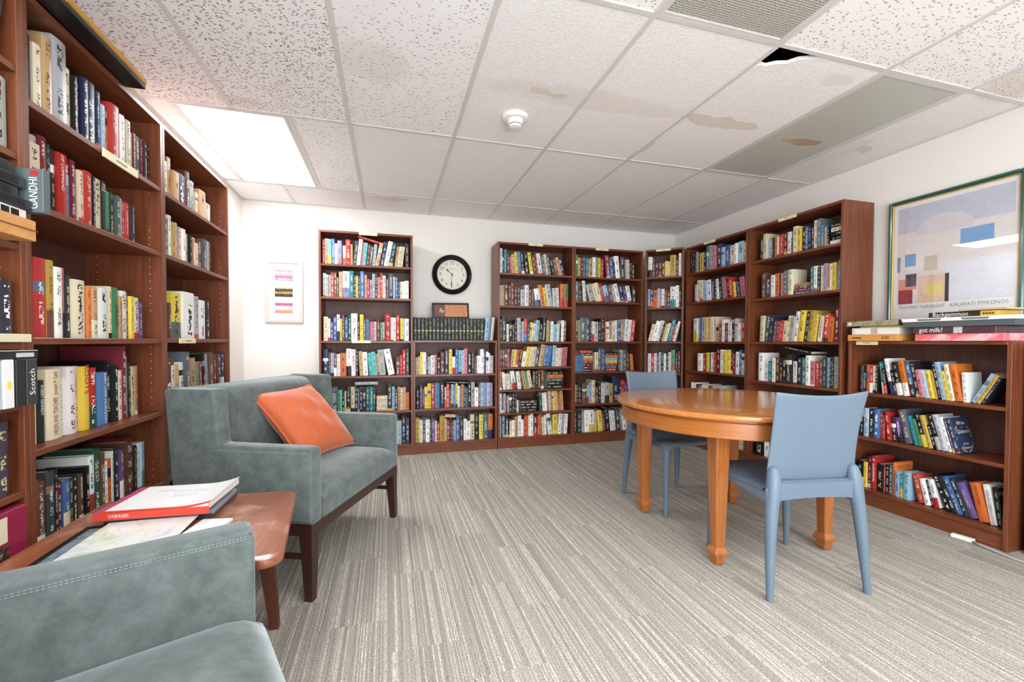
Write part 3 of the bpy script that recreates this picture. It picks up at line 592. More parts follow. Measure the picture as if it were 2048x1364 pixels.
def write_book(bm, b, detailed):
    """book in its own frame: x thickness, y depth (spine at y=0), z height"""
    t, h, d = b['t'], b['h'], b['d']; c1, c2, ink = b['c1'], b['c2'], b['ink']
    asp = h/t; n = 5 if detailed else 3; bul = min(.005, t*.12)
    secs = b['secs']
    xs_ = [t*q/n for q in range(n+1)]
    if not detailed: xs_ = [0, t*.12, t*.88, t]
    ys_ = [-bul*(1-(2*x/t-1)**2) for x in xs_]
    for (z0, z1, col, flag) in secs:
        for q in range(n):
            bm.quad([(xs_[q], ys_[q], z0*h), (xs_[q+1], ys_[q+1], z0*h), (xs_[q+1], ys_[q+1], z1*h), (xs_[q], ys_[q], z1*h)], col, ink, (asp, b['seed'], flag if not b['title'] else 0),
                    [(xs_[q]/t, z0), (xs_[q+1]/t, z0), (xs_[q+1]/t, z1), (xs_[q]/t, z1)])
    if detailed:
        bt = .0024
        bm.box(0, bt, 0, d, 0, h, c1, skip='f'); bm.box(t-bt, t, 0, d, 0, h, c1, skip='f')
        for z, rev in ((h, False), (0, True)):
            p = [(x, y, z) for x, y in zip(xs_, ys_)]+[(t, .003, z), (0, .003, z)]
            bm.quad(p[::-1] if rev else p, c1)
        bm.quad([(t-bt, .003, 0), (bt, .003, 0), (bt, .003, h), (t-bt, .003, h)], c1)
    else:
        bm.box(0, t, 0, d, 0, h, c1, skip='f', top=(0.62, 0.55, 0.42))
        p = [(x, y, h) for x, y in zip(xs_, ys_)]; bm.quad(p, c1)

BOOKS = []
def to_lin(c): return tuple(lin(q/255) for q in c)
def make_secs(c1, c2):
    base = to_lin(c1)
    if c2 is not None: return [(0, .36, to_lin(c2), 1), (.36, 1, base, 1)]
    r = random.random()
    if r < .16: 
        z = random.uniform(.05, .16); return [(0, z, to_lin(jit(random.choice([(230, 226, 220), (40, 40, 44), (190, 60, 50), (210, 180, 90)]))), 0), (z, 1, base, 1)]
    if r < .26:
        z = random.uniform(.55, .7); q = z+random.uniform(.1, .2); return [(0, z, base, 1), (z, q, to_lin(jit(random.choice([(230, 226, 220), (40, 40, 44), (160, 120, 90), (90, 110, 150)]))), 1), (q, 1, base, 0)]
    return [(0, 1, base, 1)]
def parse(tok):
    lean = 0.0; out = []
    for t in tok.split():
        if t[0] == '_': out.append(('gap', float(t[1:])))
        elif t[0] in '<>': lean = float(t[1:])*(1 if t[0] == '>' else -1)
        else:
            a, h = t.split(',')
            i = 0
            while not (a[i].isdigit()): i += 1
            cs = a[:i].split('/'); out.append(('book', cs, float(a[i:]), float(h), lean))
    return out
INK_D = [(30, 26, 28), (120, 30, 30), (30, 44, 90), (60, 50, 40)]; INK_L = [(240, 238, 232), (216, 196, 140), (226, 218, 200), (200, 206, 216), (236, 234, 230)]
counters = {}
def add_row(case, si, fa, fb, zoom, back, tok):
    (ox, oy), rot, w, ch, shelves, nice, _t = CASES[case]; M = CM[case]
    x0, x1 = PT+.001+fa*(w-2*PT-.002), PT+.001+fb*(w-2*PT-.002); z = shelves[si]+.0006+(.0232 if (case, si) == ('L0', 3) else 0)
    top = ch-PT if si == 0 else shelves[si-1]-PT
    if case == 'B' and si == 0: top = ch+.5
    filler = tok.startswith('#'); items = parse(tok.lstrip('#'))
    # convert picked sizes to metres
    tot = sum(i[1] if i[0] == 'gap' else i[2] for i in items); acc = 0; L = []
    for it in items:
        wpx = it[1] if it[0] == 'gap' else it[2]; xm = x0+(x1-x0)*(acc+wpx/2)/tot; acc += wpx
        if zoom >= 0:
            p = M @ Vector((xm, back, 0)); dd = cam_depth(p.x, p.y); wt = wpx*dd*dd
        else: wt = wpx
        if it[0] == 'gap': L.append(['gap', wt]); continue
        hh = it[3]*dd/FPX/zoom if zoom > 0 else it[3]/1000
        L.append(['book', wt, min(hh, top-z-.008), R(it[4]), it[1]])
    bk = [q for q in L if q[0] == 'book']
    gaps = 0.0; pre = []; prev = (0.0, .3)
    for q in bk:
        gp = max(0.0, min(prev[1], q[2])*(math.tan(prev[0])-math.tan(q[3]))); pre.append(gp); gaps += gp; prev = (q[3], q[2])
    last = max(0.0, prev[1]*math.tan(prev[0])); gaps += last
    W = sum(q[1]/math.cos(q[3]) if q[0] == 'book' else q[1] for q in L)
    k = max(.1, ((x1-x0)-gaps-.0004*len(bk)))/W; x = x0; bi = 0
    for q in L:
        if q[0] == 'gap': x += q[1]*k; continue
        x += pre[bi]; bi += 1
        t = q[1]*k*.985; th = q[3]; sp = q[1]*k/math.cos(th)
        if not filler: counters[(case, si)] = counters.get((case, si), 0)+1
        pos = counters.get((case, si), 0) if not filler else 0
        cs = q[4]; c1 = jit(PAL[cs[0]][0]); c2 = jit(PAL[cs[1]][0]) if len(cs) > 1 else None
        h = q[2]; d = min(.225, max(.10, h*random.uniform(.62, .74))); yb = back+random.uniform(-.006, .008)
        key = (case, si, pos-1); title = TITLES.get(key) if not filler else None
        if th >= 0: LM = Matrix.Translation((x+sp, yb, z)) @ Matrix.Rotation(th, 4, 'Y') @ Matrix.Translation((-t, 0, 0))
        else: LM = Matrix.Translation((x, yb, z)) @ Matrix.Rotation(th, 4, 'Y')
        if title: secs = [(0, 1, to_lin(c1), 0)] if c2 is None else [(0, .36, to_lin(c2), 0), (.36, 1, to_lin(c1), 0)]
        else: secs = make_secs(c1, c2)
        BOOKS.append(dict(t=t, h=h, d=d, c1=to_lin(c1), c2=c2, secs=secs, ink=to_lin(jit(random.choice(INK_D if lum(c1) > .42 else INK_L), 8)), seed=random.random(), title=title,
                          M=M @ LM, case=case, si=si, pos=pos, lean=th, cname=' and '.join(PAL[q_][1] for q_ in cs), nice=nice, flat=False, filler=filler, key=key))
        x += sp
def add_flat(case, si, xa, xb, cols, th=.022, depth=.16, back=.035, z_extra=0.0, hide=False):
    """books lying in a stack, spines to the front"""
    (ox, oy), rot, w, ch, shelves, nice, _t = CASES[case]; M = CM[case]; z = shelves[si]+.0006+z_extra
    for n, cc in enumerate(cols):
        t = th*random.uniform(.85, 1.15); L = (xb-xa)*random.uniform(.93, 1.0); x = xa+random.uniform(0, (xb-xa)-L)
        c1 = jit(PAL[cc][0])
        LM = Matrix.Translation((x, back+random.uniform(-.004, .01), z+t)) @ Matrix.Rotation(R(90), 4, 'Y')
        counters[('flat', case, si)] = counters.get(('flat', case, si), 0)+1
        BOOKS.append(dict(t=t, h=L, d=depth, c1=to_lin(c1), c2=None, secs=make_secs(c1, None), ink=to_lin(random.choice(INK_D if lum(c1) > .42 else INK_L)), seed=random.random(), title=None,
                          M=M @ LM, case=case, si=si, pos=n+1, lean=0, cname=PAL[cc][1], nice=nice, flat=len(cols)))
        z += t+.0005
for r_ in ROWS: add_row(*r_)
add_flat('A', 4, .475, .585, 'cccccc', .022, .15, .05)
add_flat('C', 4, .52, .70, 'kkSok', .032, .14); add_flat('C', 5, .24, .42, 'kkkn', .028, .14)
add_flat('D', 3, .065, .235, 'kRRRocBr', .0275, .15); add_flat('D', 3, .375, .52, 'rbryloB', .0275, .14)
add_flat('G', 0, .692, .783, 'wkkwk', .031, .15); add_flat('G', 1, .412, .552, 'bRnN', .02, .15)

# loose books lying across the tops of standing rows
def lay_on(case, x, z, L, t, d, cc, tilt, back=.045):
    M = CM[case]; c1 = jit(PAL[cc][0])
    LM = Matrix.Translation((x, back, z+t)) @ Matrix.Rotation(R(90+tilt), 4, 'Y')
    BOOKS.append(dict(t=t, h=L, d=d, c1=to_lin(c1), c2=None, secs=make_secs(c1, None), ink=to_lin((240, 236, 226)), seed=random.random(), title=None, M=M @ LM,
                      case=case, si=99, pos=1, lean=0, cname=PAL[cc][1], nice=CASES[case][5], flat=-1))
lay_on('A', .325, 1.983, .20, .018, .13, 'r', 15); lay_on('A', .29, .655, .2, .03, .14, 's', 0)
lay_on('B', .31, .655, .24, .016, .15, 'k', 3); lay_on('B', .30, .327, .1, .03, .14, 'N', 4); lay_on('G', .32, 1.006, .24, .016, .16, 'k', 10)

SHN = ['top shelf', 'second shelf', 'third shelf', 'fourth shelf', 'fifth shelf', 'sixth shelf', 'seventh shelf']
for b in BOOKS:
    p = b['M'] @ Vector((b['t']/2, 0, b['h']/2)); nrm = (b['M'].to_3x3() @ Vector((0, -1, 0))); to = Vector((0, 0, CAMH))-p; dd = max(.3, to.length)
    pr_x = (_c*p.x-_s*p.y)/max(.1, cam_depth(p.x, p.y))*FPX+1024
    b['area'] = b['t']*b['h']*max(.02, nrm.dot(to.normalized()))/dd/dd
    if b.get('key') in COVERS or b.get('key') in TITLES: b['area'] *= 50
    elif b['case'] == 'H': b['area'] *= 1.6
    if b.get('filler') or (b['case'], b['si']) in HIDDEN or pr_x < -5 or pr_x > 2055: b['area'] *= 1e-4
BOOKS.sort(key=lambda b: -b['area'])
stuff = BookMesh()
def base_case_words(b):
    if b['case'] == 'B' and b['si'] > 0: return SHN[b['si']-1]
    return SHN[b['si']]
used = {}
for n, b in enumerate(BOOKS):
    if n < 300:
        bm = BookMesh(); write_book(bm, b, True); o = bm.build('book'); o.matrix_world = b['M']
        adj = 'thick ' if b['t'] > .042 else ('slim ' if b['t'] < .013 else '')
        if b['flat'] == -1: lab = '%s book lying across the standing books, %s' % (b['cname'], b['nice'])
        elif b['flat']: lab = '%s book lying flat, %s from bottom of its stack, %s of %s' % (b['cname'], ordinal(b['pos']), base_case_words(b), b['nice'])
        else:
            le = 'leaning ' if abs(b['lean']) > .05 else ''
            lab = '%s%s%s book, %s from left, %s of %s' % (adj, le, b['cname'], ordinal(b['pos']), base_case_words(b), b['nice'])
            if len(lab.split()) > 16: lab = lab.replace(adj, '', 1) if adj else lab
            if len(lab.split()) > 16: lab = lab.replace('leaning ', '', 1)
        tag(o, lab, 'book', 'shelved books')
        t, h, d = b['t'], b['h'], b['d']
        pg = G().box(.0024, t-.0024, .0032, d-.004, .003, h-.0035).build('page_block', M_PAGES, o)
        for (body, cz, sz, ink, dr, off) in (b['title'] or []):
            bul = -min(.005, t*.12)-.0006
            if dr == 'dn': m = basis((0, 0, -1), (1, 0, 0), (t*(.5+off), bul, h*cz))
            elif dr == 'up': m = basis((0, 0, 1), (-1, 0, 0), (t*(.5+off), bul, h*cz))
            else: m = basis((1, 0, 0), (0, 0, 1), (t*.5, bul, h*cz))
            size = t*sz; est = len(max(body.split('\n'), key=len))*size*.62
            lim = h*.5 if dr != 'h' else t*.95
            if dr != 'h' and 'AND TEACHER' in body: lim = h*.56
            lettering(body, size, M_INK[ink], m, o, sx=min(1.0, lim/est))
        for (body, cz, sz, ink) in COVERS.get(b.get('key'), []):
            lettering(body, sz, M_INK[ink], basis((0, 1, 0), (0, 0, 1), (t+.0006, d*.47, h*cz)), o)
        if b.get('key') == ('H', 1, 20):
            gg = G()
            for q in range(46):
                a_ = random.uniform(0, 6.28); ry, rz = d*.47+random.choice((.44, .40))*d*math.cos(a_), h*.45+h*.42*math.sin(a_)
                if abs(rz/h-.45) < .12 and abs(ry/d-.47) < .2: continue
                gg.box(t+.0003, t+.0007, ry-.004, ry+.004, rz-.002, rz+.002, mat=Matrix.Translation((0, ry, rz)) @ Matrix.Rotation(a_, 4, 'X') @ Matrix.Translation((0, -ry, -rz)))
            gg.build('vine_print', M_INK['gold'], o)['kind'] = 'stuff'
        b['obj'] = o
    else:
        tmp = BookMesh(); write_book(tmp, b, False); off = len(stuff.v)
        stuff.v += [tuple(b['M'] @ Vector(p)) for p in tmp.v]; stuff.f += [tuple(i+off for i in f) for f in tmp.f]
        stuff.col += tmp.col; stuff.ink += tmp.ink; stuff.par += tmp.par; stuff.uv += tmp.uv
so = stuff.build('shelved_books'); so['kind'] = 'stuff'; tag(so, 'many smaller coloured books filling the back-wall and corner shelves', 'books')

# ------------------------------------------------------------------ encyclopedia set on the short case
def encyclopedias():
    x = .006
    t0 = .0345
    for n in range(19):
        t = t0*random.uniform(.96, 1.04); h = .212+random.uniform(-.003, .003); d = .16
        c = jit((38, 52, 50), 5)
        b = dict(t=t, h=h, d=d, c1=to_lin(c), c2=None, ink=to_lin((150, 140, 104)), seed=random.random(), title=None,
                 secs=[(0, .40, to_lin(c), 1), (.40, .44, to_lin((120, 116, 92)), 0), (.44, .50, to_lin(c), 0), (.50, 1, to_lin(c), 1)])
        bm = BookMesh(); write_book(bm, b, True); o = bm.build('encyclopedia_volume')
        o.matrix_world = CM['B'] @ Matrix.Translation((x, .035+random.uniform(-.003, .003), 1.0606))
        tag(o, 'dark green encyclopedia volume, %s from left on top of short bookcase' % ordinal(n+1), 'encyclopedia', 'dark green encyclopedia set')
        G().box(.0024, t-.0024, .0032, d-.004, .003, h-.0035).build('page_block', M_PAGES, o)
        g = G(); g.lathe([(t*.24, 0), (t*.24, .0008)], 10, Matrix.Translation((t/2, -min(.005, t*.12)-.0002, h*.44)) @ Matrix.Rotation(R(90), 4, 'X')); g.build('gilt_crest', M_INK['gold'], o)
        x += t+.0006
    for (cc, t, h, nm) in (('l', .040, .222, 'thick pale blue'), ('b', .02, .222, 'slim blue'), ('c', .026, .224, 'cream')):
        th = R(5); c = jit(PAL[cc][0]); x += t/math.cos(th)
        b = dict(t=t, h=h, d=.15, c1=to_lin(c), c2=None, ink=to_lin((60, 60, 60)), seed=random.random(), title=None, secs=[(0, 1, to_lin(c), 1)])
        bm = BookMesh(); write_book(bm, b, True); o = bm.build('book')
        o.matrix_world = CM['B'] @ Matrix.Translation((x, .035, 1.0606)) @ Matrix.Rotation(th, 4, 'Y') @ Matrix.Translation((-t, 0, 0))
        tag(o, '%s book leaning at the end of the encyclopedia set' % nm, 'book', 'shelved books')
        G().box(.0024, t-.0024, .0032, .146, .003, h-.0035).build('page_block', M_PAGES, o); x += .0006
encyclopedias()

# ------------------------------------------------------------------ armchairs
def fillet_poly(pts, r, n=5):
    """round the corners of a 2D outline; r is one radius or one per corner"""
    out = []; m = len(pts)
    for i, p in enumerate(pts):
        rr = r[i] if isinstance(r, (list, tuple)) else r
        P = Vector(p); A = (Vector(pts[i-1])-P); B = (Vector(pts[(i+1) % m])-P)
        if rr <= 0: out.append(tuple(p)); continue
        q = min(rr, A.length*.49, B.length*.49); a = P+A.normalized()*q; b = P+B.normalized()*q
        for k in range(n+1):
            u = k/n; out.append(tuple(a*(1-u)**2+P*2*u*(1-u)+b*u*u))
    return out
AW, AD, AZ, WZ, BZ = .89, .645, .62, .85, .315
def armchair(name, label, loc, rz):
    t = thing(name, label, 'armchair', loc, rz, 'grey velvet armchairs')
    th = .075; hw = AW/2
    side = [(0, BZ), (0, AZ), (.41, AZ+.004), (.425, WZ), (AD+.012, WZ+.002), (AD-.03, BZ)]
    side = fillet_poly(side, [.008, .022, .012, .022, .02, .01], 4)
    for x0 in (-hw, hw-th):
        sidep = G().prism(side, x0, x0+th, 'x', .011, 3).build('side_panel', M_VELVET, t, True, 50)
        # double stitch line along the arm and wing on both faces
        gs = G()
        for xf in (x0-.0006, x0+th+.0006):
            for off in (.015, .0205):
                path = [(.018, BZ+.03), (.018, AZ-off), (.43, AZ-off), ]
                path2 = [(.43+off*.6, AZ-off), (.452+off*.4, WZ-.02)]
                a, b = path[1], path[2]; L = b[0]-a[0]; k = 0.0
                while k < L:
                    y = a[0]+k; gs.box(xf-.0004, xf+.0004, y, y+.0048, a[1]-.00045, a[1]+.00045); k += .0075
        gs.build('stitching', M_STITCH, sidep)['kind'] = 'stuff'
    ix = hw-th
    back = fillet_poly([(.455, BZ), (.515, WZ-.012), (AD+.01, WZ), (AD-.032, BZ)], [.0, .05, .02, .0], 5)
    G().prism(back, -ix+.001, ix-.001, 'x', .008, 2).build('backrest', M_VELVET, t, True, 50)
    # seat cushion with a crowned top and rounded front
    g = G(); nx, ny = 18, 14; rings = []
    b = bmesh.new(); top = []; 
    for j in range(ny+1):
        v_ = j/ny; row = []
        for i in range(nx+1):
            u = i/nx; X = -ix+.003+u*(2*ix-.006); Yv = -.012+v_*.52
            crown = .028*(1-(2*u-1)**4)*(1-(1-v_)**6)*(1-.5*v_)
            drop = -.030*max(0, 1-v_*7)**2 - .012*max(0, abs(2*u-1)-.9)*10*.6
            row.append(b.verts.new((X, Yv, .432+crown+drop)))
        top.append(row)
    bot = [[b.verts.new((v.co.x, max(v.co.y, -.004) if j == 0 else v.co.y, BZ+.002)) for v in row] for j, row in enumerate(top)]
    for j in range(ny):
        for i in range(nx):
            b.faces.new((top[j][i], top[j][i+1], top[j+1][i+1], top[j+1][i])); b.faces.new((bot[j][i], bot[j+1][i], bot[j+1][i+1], bot[j][i+1]))
    for i in range(nx):
        b.faces.new((top[0][i+1], top[0][i], bot[0][i], bot[0][i+1])); b.faces.new((top[ny][i], top[ny][i+1], bot[ny][i+1], bot[ny][i]))
    for j in range(ny):
        b.faces.new((top[j][0], top[j+1][0], bot[j+1][0], bot[j][0])); b.faces.new((top[j+1][nx], top[j][nx], bot[j][nx], bot[j+1][nx]))
    bmesh.ops.recalc_face_normals(b, faces=b.faces); g.merge(b); g.build('seat_cushion', M_VELVET, t, True, 60)
    g = G(); rz0, rz1 = BZ-.052, BZ-.001
    g.box(-hw+.06, hw-.06, .004, .03, rz0, rz1, .002); g.box(-hw+.06, hw-.06, AD-.075, AD-.05, rz0, rz1, .002)
    g.box(-hw+.008, -hw+.034, .06, AD-.09, rz0, rz1, .002); g.box(hw-.034, hw-.008, .06, AD-.09, rz0, rz1, .002)
    g.build('base_rail', M_ESP, t)
    for sx in (-1, 1):
        for back_ in (0, 1):
            yt = (.004, .062) if not back_ else (AD-.10, AD-.042); yb = (.004, .036) if not back_ else (AD-.045, AD-.012)
            xo = sx*(hw-.006); xi = sx*(hw-.064); xo2 = sx*(hw-.006); xi2 = sx*(hw-.038)
            G().loft([[(xo, yt[0], BZ), (xi, yt[0], BZ), (xi, yt[1], BZ), (xo, yt[1], BZ)], [(xo2, yb[0], 0), (xi2, yb[0], 0), (xi2, yb[1], 0), (xo2, yb[1], 0)]]).build('leg', M_ESP, t)
        G().box(sx*(hw-.022)-.009, sx*(hw-.022)+.009, .05, AD-.06, .165, .185, .002).build('stretcher', M_ESP, t)
    return t
armchair('armchair', 'grey velvet armchair with an orange pillow, in front of far left bookcase', (-.118, 2.281, 0), R(66.7))
armchair('armchair', 'grey velvet armchair with empty seat in the foreground, cut off by frame', (-.148, .776, 0), R(113.3))

# ------------------------------------------------------------------ orange pillow
def pillow():
    t = thing('throw_pillow', 'orange square throw pillow leaning in the grey armchair', 'pillow')
    n = 28; hs = .205; T = .075; b = bmesh.new()
    def pt(u, v_, s):
        e = max(abs(u), abs(v_)); k = (1-abs(u)**2.6)*(1-abs(v_)**2.6)
        pin = 1-.10*(1-abs(u)**2)*abs(v_)**3 if abs(v_) > abs(u) else 1-.10*(1-abs(v_)**2)*abs(u)**3
        wr = .004*math.sin(9*u+4*v_)*math.sin(5*v_-3*u)*k
        return (u*hs*pin, s*(T*max(0, k)**.55+.0015+wr*2), v_*hs*pin)
    for s in (-1, 1):
        gr = [[b.verts.new(pt(2*i/n-1, 2*j/n-1, s)) for i in range(n+1)] for j in range(n+1)]
        for j in range(n):
            for i in range(n):
                q = (gr[j][i], gr[j][i+1], gr[j+1][i+1], gr[j+1][i]); b.faces.new(q if s < 0 else q[::-1])
    bmesh.ops.remove_doubles(b, verts=b.verts, dist=.0035)
    G().merge(b).build('pillow_body', M_ORANGE, t, True)
    pts = []
    for k in range(4*14):
        s_, q = divmod(k, 14); a = 2*q/14-1
        u, v_ = [(a, -1), (1, a), (-a, 1), (-1, -a)][s_]
        p = pt(u, v_, 0); pts.append((p[0]*1.008, 0, p[2]*1.008))
    G().tube(pts, .0048, 8, True).build('piping', M_ORANGE, t, True)
    return t
pil = pillow()
pil.matrix_world = Matrix.Translation((-.418, 2.533, .626)) @ Matrix.Scale(1.08, 4) @ Matrix.Rotation(R(60.6), 4, 'Z') @ Matrix.Rotation(R(-42), 4, 'X') @ Matrix.Rotation(R(-.8), 4, 'Y')

# ------------------------------------------------------------------ corner side table and what lies on it
st = thing('side_table', 'worn brown wooden side table between the two grey armchairs', 'table', (0, 0, 0))
outline = fillet_poly([(-.925, 1.80), (-.325, 1.755), (-.262, 1.235), (-.298, 1.197), (-.345, 1.222), (-.66, 1.12), (-.925, 1.12)], [.02, .045, .03, .03, .01, .02, .02], 5)
G().prism(outline, .478, .50, 'z', .004, 2).build('tabletop', M_TTOP, st, True, 40)
for (x, y, sx, sy) in ((-.43, 1.69, .03, .06), (-.83, 1.70, -.03, .04), (-.43, 1.27, .03, -.02), (-.83, 1.23, -.03, -.04)):
    def ring(cx, cy, w, z): return [(cx-w, cy-w, z), (cx+w, cy-w, z), (cx+w, cy+w, z), (cx-w, cy+w, z)]
    G().loft([ring(x+sx, y+sy, .014, 0), ring(x+sx*.9, y+sy*.9, .016, .05), ring(x, y, .026, .478)]).build('leg', M_TLEG, st)
G().box(-.86, -.40, 1.26, 1.28, .43, .477, .002).box(-.86, -.40, 1.68, 1.70, .43, .477, .002).build('apron', M_TLEG, st)

def slab(name, label, cat, cx, cy, z, w, d, h, rz, mat, group=None):
    o = G().box(-w/2, w/2, -d/2, d/2, 0, h, min(.001, h*.3)).build(name, mat); o.location = (cx, cy, z); o.rotation_euler = (0, 0, R(rz))
    return tag(o, label, cat, group)
def print_mat(name, cols, scale=14, rough=.25):
    t = NT(name); v_ = t.coords('Object'); f = t.noise(v_, scale, 4, .6, 1.2)
    st_ = [(.25+.5*i/(len(cols)-1), S(*c)) for i, c in enumerate(cols)]
    t.base(t.ramp(f, st_)); t.rough(rough); return t.m
M_ART1 = print_mat('watercolour_print', [(150, 160, 196), (222, 224, 232), (236, 236, 226), (206, 216, 186), (232, 214, 180)], 12, .12)
# framed picture lying on the table
pf = thing('picture_frame', 'black framed pale watercolour picture lying on the side table', 'picture', (-.697, 1.385, .5005), R(2))
w, d = .265, .30; g = G()
for a in ((-w/2, w/2, -d/2, -d/2+.012), (-w/2, w/2, d/2-.012, d/2), (-w/2, -w/2+.012, -d/2+.012, d/2-.012), (w/2-.012, w/2, -d/2+.012, d/2-.012)): g.box(*a, 0, .014, .001)
g.build('frame', M_BLACKG, pf); G().box(-w/2+.012, w/2-.012, -d/2+.012, d/2-.012, .001, .010).build('picture', print_mat('slate_mat_print', [(70, 76, 88), (128, 140, 150), (150, 160, 168)], 20, .15), pf)
slab('art_print', 'pale watercolour print sheet lying over the black frame on side table', 'print', -.668, 1.402, .5148, .225, .262, .004, 1, M_ART1)
slab('magazine', 'thin white magazine under the red journal, beside the watercolour print', 'magazine', -.507, 1.452, .5005, .085, .11, .010, -10, M_WHITE, 'magazines on the side table')
for n, (cc, nm) in enumerate((((70, 74, 84), 'dark grey'), ((150, 156, 166), 'pale grey'))):
    slab('magazine', '%s magazine lying under the thick red journal on side table' % nm, 'magazine', -.662, 1.648, .5005+n*.0128, .285, .20, .0125, -3+n*2, plain('magazine_cover_%d' % n, S(*cc), .3), 'magazines on the side table')
# thick journal, red cover, curled white front page
jr = thing('journal', 'thick white and red paperback journal on top of side table stack', 'magazine', (-.665, 1.640, .5265), R(-4), 'magazines on the side table')
M_RED = plain('journal_red_cover', S(226, 74, 60), .3); M_PAPER = plain('white_paper', S(240, 238, 236), .35)
jw, jd, jh = .30, .235, .022
def curl(x): return .012*max(0, (x-.05)/.10)**2
def sheet(z0, z1, x0, x1, y0, y1, n=14):
    b = bmesh.new(); rows = []
    for i in range(n+1):
        x = x0+(x1-x0)*i/n; rows.append([b.verts.new((x, y0, z0+curl(x))), b.verts.new((x, y1, z0+curl(x)*1.5)), b.verts.new((x, y1, z1+curl(x)*1.5)), b.verts.new((x, y0, z1+curl(x)))])
    for i in range(n):
        for k in range(4): b.faces.new((rows[i][k], rows[i][(k+1) % 4], rows[i+1][(k+1) % 4], rows[i+1][k]))
    b.faces.new(rows[0]); b.faces.new(rows[-1][::-1]); bmesh.ops.recalc_face_normals(b, faces=b.faces); return G().merge(b)
sheet(.001, jh-.001, -jw/2+.001, jw/2-.003, -jd/2+.002, jd/2-.003).build('page_block', M_PAPER, jr)
sheet(jh-.001, jh, -jw/2, jw/2, -jd/2, jd/2).build('red_cover', M_RED, jr)
sheet(jh, jh+.0006, -jw/2+.022, jw/2, -jd/2+.016, jd/2).build('white_title_page', M_PAPER, jr)
G().box(-jw/2, jw/2, -jd/2-.0015, -jd/2+.002, 0, jh).build('spine', M_RED, jr)
lettering('DISEASES', .013, M_INK['white'], basis((1, 0, 0), (0, 0, 1), (-.085, -jd/2-.002, jh*.5)), jr)
G().box(-jw/2-.0005, -jw/2+.012, -jd/2, jd/2, jh, jh+.0004).build('cover_strip', print_mat('violet_strip', [(200, 70, 80), (150, 90, 160), (220, 90, 80)], 60), jr)
g = G(); random.seed(11)
for (r0, y, wd, hh) in ((-.075, .055, .05, .010), (-.02, .05, .09, .006), (-.02, .035, .10, .006), (-.005, .012, .06, .004), (-.005, .002, .07, .004), (-.005, -.008, .05, .004)):
    x = r0
    while x < r0+wd:
        q = random.uniform(.003, .009); g.box(x, x+q, y, y+hh, jh+.0008+curl(x), jh+.0011+curl(x)*1.2); x += q+.003
g.build('print', M_INK['palegrey'], jr)
random.seed(21)

# ------------------------------------------------------------------ round oak table
tb = thing('dining_table', 'round golden oak table with four tapered legs', 'table', (1.83, 2.007, 0), R(-2))
TR, TZ = .602, .73
G().lathe([(TR-.010, TZ-.026), (TR-.002, TZ-.022), (TR, TZ-.014), (TR-.001, TZ-.006), (TR-.006, TZ-.001), (TR-.012, TZ), (.3, TZ), (.02, TZ)], 96).build('tabletop', M_OAKX, tb, True, 35)
G().loft([[(r*math.cos(2*math.pi*k/96), r*math.sin(2*math.pi*k/96), z) for k in range(96)] for r, z in ((.565, TZ-.026), (.565, TZ-.035), (.572, TZ-.040), (.572, TZ-.108), (.568, TZ-.112), (.548, TZ-.112), (.548, TZ-.026), (.565, TZ-.026))], cap=False).build('apron', M_OAKA, tb, True, 35)
for sx in (-1, 1):
    for sy in (-1, 1):
        cx, cy = sx*.318, sy*.325
        def oc(w, z, ch=.28):
            k = w*ch; return [(cx-w, cy-w+k, z), (cx-w+k, cy-w, z), (cx+w-k, cy-w, z), (cx+w, cy-w+k, z), (cx+w, cy+w-k, z), (cx+w-k, cy+w, z), (cx-w+k, cy+w, z), (cx-w, cy+w-k, z)]
        lg = G().loft([oc(.0235, .080, .18), oc(.040, TZ-.125, .22), oc(.042, TZ-.027, .22)]).build('leg', M_OAK, tb)
        G().loft([oc(.026, .044, .10), oc(.0355, .048, .08), oc(.0365, .062, .08), oc(.033, .070, .10), oc(.0245, .086, .16)]).build('collar', M_OAK, lg)
        G().loft([oc(.019, .003, .1), oc(.0205, .006, .1), oc(.0255, .042, .1), oc(.0255, .046, .1)]).build('spade_foot', M_OAK, lg)
        G().loft([oc(.017, 0, .3), oc(.017, .004, .3)]).build('glide', M_BLACK, lg)

